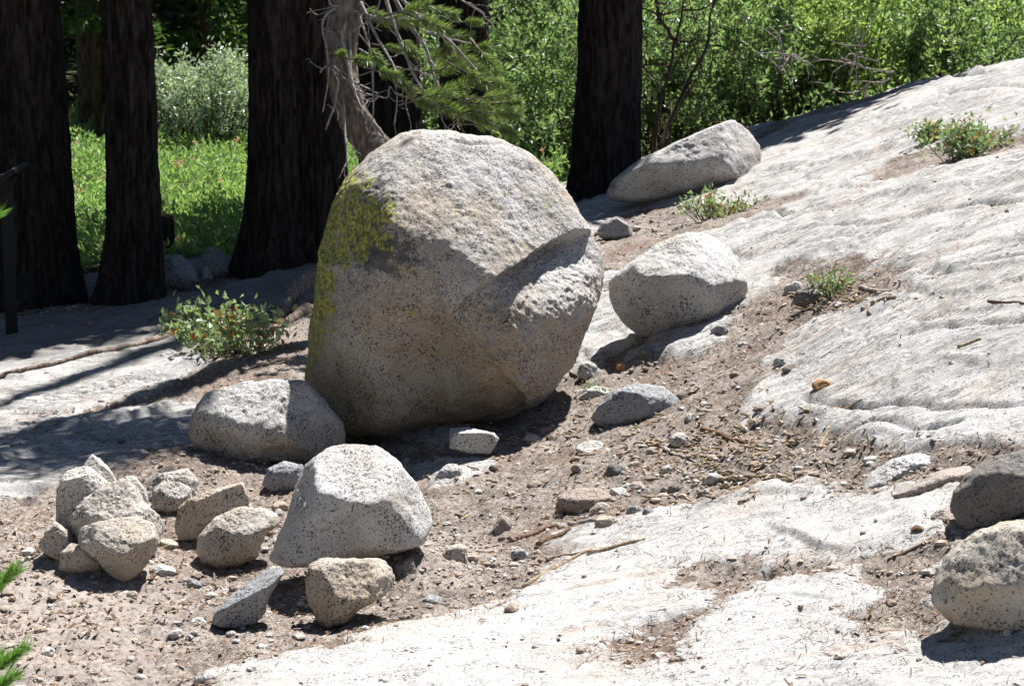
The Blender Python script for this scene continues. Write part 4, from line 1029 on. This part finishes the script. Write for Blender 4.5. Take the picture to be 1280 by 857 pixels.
    for k, (a, b, sz) in enumerate(TF):
        dd = rng.uniform(-.45, .25); c = on_plane(a, b, D + dd); s = sz * D / FPX
        ax = np.array([rng.uniform(.2, 1), rng.uniform(-.6, .3), rng.uniform(-.5, .25)]); ax /= np.linalg.norm(ax)
        n = 330; tpos = rng.uniform(-.6, .6, n); C_ = c + ax * (tpos * s)[:, None]
        Dn = rng.normal(size=(n, 3)); Dn -= (Dn @ ax)[:, None] * ax; Dn /= np.linalg.norm(Dn, axis=1)[:, None]; Dn = Dn * .8 + ax * .75
        V, F = leaves(C_, Dn, rng.uniform(.45, .8, n) * s * .75, .0048, rng, .1)
        tw = tube(np.array([c - ax * s * 1.5, c, c + ax * s * .7]), [.006, .005, .003], 5)
        o = add_mesh('needle_tuft', V - org, F, M['needle'], root_, smooth=False)
        V, F = tw; add_mesh('twig', V - org, F, M['bark_pine'], root_)
crooked()

# ------------------------------------------------------------------ shrubs and thicket
def shrub(name, label, c, size, nleaf, leafL, leafW, mk, seed, group=None, cat='shrub', stems=14, up=.8, stemr=.012, dens=.5, smk='stem', wan=.014):
    """stems wander up and outward, leaves sit along them"""
    rng = np.random.default_rng(seed); c = np.array(c, float); prt = []; LP, LD = [], []
    sx, sy, sz = size
    for i in range(stems):
        a = rng.uniform(0, 2 * np.pi); q = rng.uniform(0, 1) ** .6
        b0 = np.array([math.cos(a) * sx * q * .45, math.sin(a) * sy * q * .45, -.05])
        tip = np.array([math.cos(a) * sx * q, math.sin(a) * sy * q, sz * rng.uniform(.55, 1.0) * (1 - .35 * q * q)])
        t = np.linspace(0, 1, 10)[:, None]; P = b0 * (1 - t) + tip * t; P[:, 2] = b0[2] + (tip[2] - b0[2]) * t[:, 0] ** up
        P += np.cumsum(rng.normal(0, wan, P.shape), 0) * max(size)
        prt.append(tube(P, np.linspace(stemr, stemr * .3, 10), 5))
        for _ in range(4):
            k = rng.integers(2, 9); d = rng.normal(size=3); d[2] = abs(d[2]) * .8 + .1
            w_ = wander(rng, P[k], d, rng.uniform(.2, .5) * max(sx, sz) * .7, 6, .2, .04); prt.append(tube(w_, np.linspace(stemr * .4, stemr * .15, 7), 4))
            LP.append(w_); LP.append(P[5:])
    allp = np.concatenate(LP); n = nleaf
    i = rng.integers(0, len(allp) - 1, n); f = rng.uniform(size=(n, 1)); A = allp[i]; B = allp[i + 1]
    ok = np.linalg.norm(B - A, axis=1)[:, None] < .3 * max(size); P = np.where(ok, A * (1 - f) + B * f, A)
    P = P + rng.normal(0, leafL * dens, (n, 3)); D = rng.normal(size=(n, 3)) + [0, 0, .5]
    P[:, 2] = np.maximum(P[:, 2], .01)
    L = rng.uniform(.6, 1.25, n) * leafL; V, F = leaves(P, D, L, L * leafW, rng)
    t = empty(name, c, label, cat, group)
    add_mesh('foliage', V, F, M[mk], t, smooth=False)
    V, F = join(prt); add_mesh('stems', V, F, M[smk], t)
    return t

# low plants on the slab
def plant(px, py, wpx, hpx, nleaf, lp, label, seed, mk='leaf_shrub', group='low leafy plants rooted in the slab', stems=30, **k):
    P = hit(px, py); s = float((P - CAM) @ FWD) / FPX; P[2] = gz(P[0], P[1])
    shrub('low_plant', label, P, (wpx / 2 * s, wpx / 2 * s * .8, hpx * s), nleaf, lp * s, .5, mk, seed, group, 'plant', stems, .7, .0035, .7, **k)
plant(292, 438, 165, 66, 850, 12, 'leafy green low shrub with reddish tips left of the huge boulder', 51)
plant(228, 418, 60, 30, 170, 12, 'small leafy shoot at left end of the low shrub', 52)
plant(1205, 196, 125, 40, 1000, 8.5, 'reddish green low shrub high on the right slab', 53)
plant(1165, 178, 50, 20, 350, 7.5, 'small green tuft left end of the upper right shrub', 54)
plant(895, 264, 105, 30, 500, 7.5, 'yellow green plant at foot of the wedge shaped boulder', 55)
plant(915, 215, 30, 32, 130, 9, 'single sprig growing against the wedge shaped boulder', 56, stems=5)
plant(1042, 366, 80, 36, 420, 6.5, 'sparse low green plant above the dark stone', 57, stems=20)
plant(745, 480, 26, 14, 60, 6, 'tiny green seedling beside the long flat white stone', 58, stems=5)
plant(540, 632, 14, 10, 30, 5, 'tiny green sprout at right edge of the speckled boulder', 59, stems=3)

# willow thicket on the right, meadow shrubs
TH = 'willow shrubs forming the thicket behind the slab'
def wp(px, d): return ((px - 640) / FPX * d, d)
WS = [(640, 24, 2.4, .9, 'dense willow shrub just right of the hanging pine boughs'), (690, 22.5, 1.5, .7, 'lower willow shrub hugging left side of the stout trunk'),
      (830, 23, 2.3, .9, 'willow shrub with dark stems right of the stout trunk'), (880, 25, 2.6, 1.0, 'tall willow shrub above the wedge shaped boulder'), (930, 23.6, 1.7, .9, 'willow shrub behind the wedge shaped boulder tip'),
      (985, 24.5, 2.2, 1.0, 'willow shrub in middle of the right thicket'), (1040, 24, 1.65, .9, 'willow shrub with bare grey twigs by the slab crest'), (1100, 25.5, 1.9, 1.0, 'willow shrub behind the crest where the slab bends upward'),
      (1150, 24.5, 1.4, .9, 'lower willow shrub bordering the upper slab'), (1215, 26, 1.55, 1.0, 'willow shrub near the top right corner'), (1290, 25, 1.15, 1.0, 'willow shrub cut off by the right edge above the slab'),
      (760, 26, 2.6, 1.0, 'willow shrub seen behind the stout trunk'), (560, 27, 1.8, 1.0, 'willow shrub in shade behind the boulder top'), (800, 29, 3.0, 1.2, 'tall rear willow shrub right of the stout trunk top'), (1000, 30, 2.7, 1.2, 'tall rear willow shrub in middle of the top edge'),
      (690, 28, 3.0, 1.2, 'tall rear willow shrub between the hanging boughs and stout trunk')]
for i, (px, d, hh, r, lb) in enumerate(WS):
    x, y = wp(px, d)
    shrub('willow_shrub', lb, (x, y, gz(x, y)), (r, r * .8, hh), 6400, .072, .42, ('leaf_willow', 'leaf_willow_pale')[i in (3, 5, 6, 7, 9, 14)], 400 + i, TH, stems=30, stemr=.013, wan=.05)
for i, (px, d, hh, r, lb) in enumerate([(262, 28, 1.35, .62, 'silvery leaved willow shrub in meadow between two left trunks'), (225, 29, 1.1, .5, 'smaller silvery willow shrub beside the slender furrowed trunk'), (300, 28.6, 1.25, .5, 'silvery willow shrub partly behind the flaring trunk')]):
    x, y = wp(px, d); shrub('silver_willow', lb, (x, y, gz(x, y) + .1), (r, r * .8, hh), 4200, .07, .34, 'leaf_silver', 440 + i, 'silvery willows in the meadow', stems=26)

# meadow vegetation: uncountable
rng = np.random.default_rng(8)
n = 110000
Y = rng.uniform(18.2, 33, n); X = rng.uniform(-.27, .02, n) * Y * 1.05
so, me, s = masks(X, Y); k = me > .4; X, Y = X[k], Y[k]; Z = full_h(X, Y)
hh = (.10 + .22 * sstep(-.5, .5, fbm(np.c_[X, Y], 1.6, 3, 3)) + .16 * sstep(0, .5, fbm(np.c_[X, Y], 5, 6, 2))) * sstep(17.8, 19.5, Y)
P = np.c_[X, Y, Z + hh * rng.uniform(.0, 1.0, len(X)) ** .6]; D = rng.normal(size=P.shape) * .8 + [0, 0, .9]
L = rng.uniform(.035, .095, len(P)); V, F = leaves(P, D, L, L * .38, rng)
tag(add_mesh('meadow_plants', V, F, M['leaf_meadow'], smooth=False), 'sunlit green meadow plants between the dark trunks', 'plants', kind='stuff')
i = rng.choice(len(P), 300, replace=False); Q = np.c_[X[i], Y[i], Z[i] + hh[i] * 1.02 + .04]
nf = 7; C = np.repeat(Q, nf, 0) + rng.normal(0, .008, (len(Q) * nf, 3)); D = rng.normal(size=C.shape); V, F = leaves(C, D, .035, .02, rng)
tag(add_mesh('meadow_flowers', V, F, M['flower'], smooth=False), 'pink and orange wildflowers dotting the green meadow', 'flowers', kind='stuff')
# undergrowth below the thicket and on the forest floor
n = 42000; Y = rng.uniform(20, 44, n); X = rng.uniform(-.02, .30, n) * Y
so, me, s = masks(X, Y); k = me > .97; X, Y = X[k], Y[k]; Z = full_h(X, Y)
P = np.c_[X, Y, Z + rng.uniform(0, .4, len(X)) ** 1.6]; L = rng.uniform(.04, .08, len(P)); V, F = leaves(P, rng.normal(size=P.shape) + [0, 0, .6], L, L * .4, rng)
tag(add_mesh('undergrowth', V, F, M['leaf_willow'], smooth=False), 'low green undergrowth beneath the willow thicket', 'undergrowth', kind='stuff')

def bare(name, label, cat, lines, D, r, mk, seed, grp=None):
    rng = np.random.default_rng(seed); o0 = on_plane(*lines[0][0], D); o0[2] = gz(o0[0], o0[1]); t = empty(name, o0, label, cat, grp)
    for pl in lines:
        Q = np.array([on_plane(a, b, D + rng.uniform(-.2, .2)) for a, b in pl]); tt = np.linspace(0, len(Q) - 1, 24)
        Q = np.stack([np.interp(tt, np.arange(len(Q)), Q[:, j]) for j in range(3)], 1) + np.cumsum(rng.normal(0, .008, (24, 3)), 0)
        prt = [tube(Q - o0, np.linspace(r, r * .35, 24), 6)]
        for _ in range(7):
            i = rng.integers(3, 22); d = Q[i + 1] - Q[i]; d = d / np.linalg.norm(d) + rng.normal(0, .7, 3); prt.append(tube(wander(rng, Q[i] - o0, d, rng.uniform(.15, .5), 8, .2, -.02), np.linspace(r * .45, r * .15, 9), 4))
        V, F = join(prt); add_mesh('branch', V, F, M[mk], t)
bare('bare_sapling', 'dark leafless sapling with thin arching stems right of the stout trunk', 'sapling', [[(812, 225), (818, 150), (838, 70), (850, -20)], [(815, 210), (845, 130), (880, 50), (890, -10)], [(850, 60), (835, 25), (822, -10)]], 20.2, .022, 'stem', 5)
bare('dead_branch', 'grey dead branch arching out of the thicket above the slab', 'branch', [[(1118, 92), (1080, 88), (1050, 82)], [(1112, 98), (1085, 108), (1070, 118)], [(1060, 95), (1075, 78), (1085, 60)]], 21.6, .012, 'dead_wood', 6)
bare('dead_branch', 'short grey dead stick upright in the thicket above the wedge shaped boulder', 'branch', [[(978, 92), (984, 66)], [(981, 80), (990, 70)]], 22.2, .016, 'dead_wood', 7)

# ------------------------------------------------------------------ far conifers
def far_tree(px, d, r, h, label, seed, lit=False, low=.6, cr=2.2, n=3600):
    x, y = wp(px, d); z = gz(x, y); rng = np.random.default_rng(seed)
    t = empty('fir_tree' if lit else 'far_conifer', (x, y, z), label, 'tree', 'unseen conifers added around the slab to block skylight, outside the photo' if 'surrounding' in label else 'conifers at back of the meadow')
    P = np.array([[0, 0, -.2], [.02, 0, .3], [0.04, 0, h * .4], [0, 0, h]]); V, F = tube(P, [r * 1.3, r, r * .8, .03], 14); add_mesh('trunk', V, F, M['bark_far'], t)
    # whorled drooping boughs
    nb = int(h * 9); zb = rng.uniform(low, h, nb); ab = rng.uniform(0, 6.283, nb); lb = cr * (1 - (zb / h) ** 1.3 * .9) * rng.uniform(.6, 1.1, nb)
    k = rng.integers(0, nb, n); f = rng.uniform(.1, 1, n) ** .7; s = lb[k] * f
    C = np.c_[np.cos(ab[k]) * s, np.sin(ab[k]) * s, zb[k] - .28 * s ** 1.3] + rng.normal(0, .12, (n, 3)) * [1.2, 1.2, .5]
    D = np.c_[np.cos(ab[k]), np.sin(ab[k]), -.3 * np.ones(n)] + rng.normal(0, .7, (n, 3)); L = rng.uniform(.18, .4, n) * (.45 if lit else 1)
    V, F = leaves(C, D, L * (1.7 if 'surrounding' in label else 1), L * .4 * (1.7 if 'surrounding' in label else 1), rng); add_mesh('crown', V, F, M['crown_lit' if lit else 'crown'], t, smooth=False)
    return t
FT = [(-60, 36, .3, 'far conifer left of the widest trunk'), (20, 40, .3, 'far conifer hidden mostly behind the widest trunk'), (112, 31, .17, 'brown far trunk seen in the gap right of the widest trunk'), (128, 35, .14, 'thin dark far trunk beside the slender furrowed trunk'),
      (180, 38, .25, 'far conifer behind the slender furrowed trunk'), (222, 36, .26, 'far dark conifer above the silvery willow'), (262, 42, .3, 'far conifer deep in shade above the meadow'), (300, 34, .2, 'far conifer next to the flaring trunk'),
      (380, 38, .3, 'far conifer behind the broad dark trunk'), (470, 36, .3, 'far conifer behind the crooked pine'), (540, 40, .3, 'far conifer behind the hanging boughs'), (640, 38, .3, 'far conifer above the thicket left part'),
      (720, 44, .3, 'far conifer behind the stout trunk'), (820, 40, .3, 'far conifer above the thicket centre'), (920, 44, .3, 'far conifer above the middle thicket'), (1010, 40, .3, 'far conifer right of the middle thicket'),
      (1090, 36, .28, 'leftmost dark trunk above the thicket at top right'), (1150, 38, .3, 'middle dark trunk above the thicket at top right'), (1205, 34, .3, 'broad dark trunk above the thicket at top right'), (1265, 36, .34, 'dark trunk in the top right corner'), (1340, 38, .3, 'far conifer beyond the right photo edge')]
for i, (px, d, r, lb) in enumerate(FT):
    far_tree(px, d, r, 9 + (i * 7 % 5), lb, 600 + i, low=1.6 if px in (112, 128) else (1.0 if px > 1050 else .7), n=2600)
for i, (x, y, h) in enumerate([(-7.5, 12, 15), (-9.5, 16.5, 14), (-8, 6.5, 15), (-9, 1, 14), (-4.5, -6, 15), (1, -8.5, 14), (6.5, -7, 15), (-8, -6, 14), (12, -2, 14), (13, 5, 13)]):  # unseen trees added to cut skylight and deepen the shade
    far_tree(640 + x / y * FPX if abs(y) > .1 else 0, y, .28, h, 'unseen surrounding conifer added to block skylight, outside the photo', 640 + i, low=1.6, cr=2.9, n=3000)
far_tree(255, 31.5, .12, 6, 'sunlit yellow green fir above the silvery willow', 700, True, .9, 1.5, 9000)
far_tree(120, 29.5, .06, 5, 'small sunlit fir at the top of the left gap', 701, True, 1.35, .9, 3500)
# forest mass closing the view
rng = np.random.default_rng(12); n = 42000
Y = rng.uniform(46, 62, n); X = rng.uniform(-.55, .55, n) * Y; Z = full_h(X, Y) + rng.uniform(0, 12, n)
L = rng.uniform(.5, 1.1, n); V, F = leaves(np.c_[X, Y, Z], rng.normal(size=(n, 3)), L, L * .5, rng)
tag(add_mesh('far_forest', V, F, M['crown'], smooth=False), 'dark conifer forest closing the view beyond the meadow', 'forest', kind='stuff')

# ------------------------------------------------------------------ sign at the left edge
def box(c, s, rot=None):
    V = np.array([(x, y, z) for x in (-.5, .5) for y in (-.5, .5) for z in (-.5, .5)]) * s
    if rot is not None: V = V @ rot.T
    return V + c, np.array([(0, 1, 3, 2), (4, 6, 7, 5), (0, 4, 5, 1), (2, 3, 7, 6), (0, 2, 6, 4), (1, 5, 7, 3)])
P0 = hit(15, 418); P0[2] = gz(P0[0], P0[1]); D = float((P0 - CAM) @ FWD); s = D / FPX
sg = empty('information_sign', P0, 'low black angled information sign on a post at the left photo edge', 'sign')
hgt = 200 * s
V, F = box((0, 0, hgt / 2 - .03), (13 * s, .06, hgt + .06)); add_mesh('post', V, F, M['sign_black'], sg, smooth=False)
an = rad(-32); ry = np.array([[math.cos(an), 0, math.sin(an)], [0, 1, 0], [-math.sin(an), 0, math.cos(an)]])
V, F = box((-8 * s, 0, hgt - 8 * s), (64 * s, .50, .022), ry); add_mesh('frame', V, F, M['sign_black'], sg, smooth=False)
V, F = box((-8 * s - .008, 0, hgt - 8 * s + .0135), (60 * s, .46, .004), ry); add_mesh('panel', V, F, M['sign_face'], sg, smooth=False)
V, F = box((6 * s, 0, hgt - 12 * s), (22 * s, .04, .02), np.array([[.6, 0, -.8], [0, 1, 0], [.8, 0, .6]])); add_mesh('bracket', V, F, M['sign_black'], sg, smooth=False)

# ------------------------------------------------------------------ young pine whose tips reach into the frame at left
def sapling():
    D = 6.0; rng = np.random.default_rng(91)
    x = -1.62; y = 6.0; z = gz(x, y); org = np.array([x, y, z])
    t = empty('young_pine', org, 'young pine outside the left edge, its bright needle tips reaching in', 'tree')
    V, F = tube(np.array([[0, 0, -.05], [.02, 0, .7], [0, .02, 1.4], [.01, 0, 2.1]]), [.035, .028, .018, .006], 10); add_mesh('trunk', V, F, M['bark_pine'], t)
    tips = [(22, 712, .0), (4, 728, .1), (-12, 735, -.1), (30, 812, 0), (2, 822, .1), (18, 845, -.1), (-2, 856, .12), (-14, 838, 0), (-3, 268, .0), (-26, 265, .1), (-30, 500, 0), (-34, 620, .1), (-50, 780, .0), (-40, 400, 0), (-30, 150, 0)]
    for a, b, dz in tips:
        c = on_plane(a, b, D + dz) - org; st = np.array([0, 0, max(.1, c[2] - .25)])
        tt = np.linspace(0, 1, 9)[:, None]; P = st * (1 - tt) + c * tt; P[:, 2] += (tt[:, 0] ** 2 - tt[:, 0]) * .1
        br = add_mesh('branch', *tube(P, np.linspace(.009, .003, 9), 6), M['bark_pine'], t)
        n = 330; ax = P[-1] - P[-3]; ax /= np.linalg.norm(ax); k = rng.uniform(-.12, 0.0, n); C = c + ax * k[:, None]
        Dn = rng.normal(size=(n, 3)); Dn -= (Dn @ ax)[:, None] * ax; Dn /= np.linalg.norm(Dn, axis=1)[:, None]; Dn = Dn * .6 + ax * .9 + [0, 0, .25]
        V, F = leaves(C, Dn, rng.uniform(.03, .055, n), .0022, rng, .1); add_mesh('needles', V, F, M['needle_bright'], br, smooth=False)
sapling()
print('tris', sum(len(o.data.loop_triangles) or len(o.data.polygons) for o in scene.objects if o.type == 'MESH'))
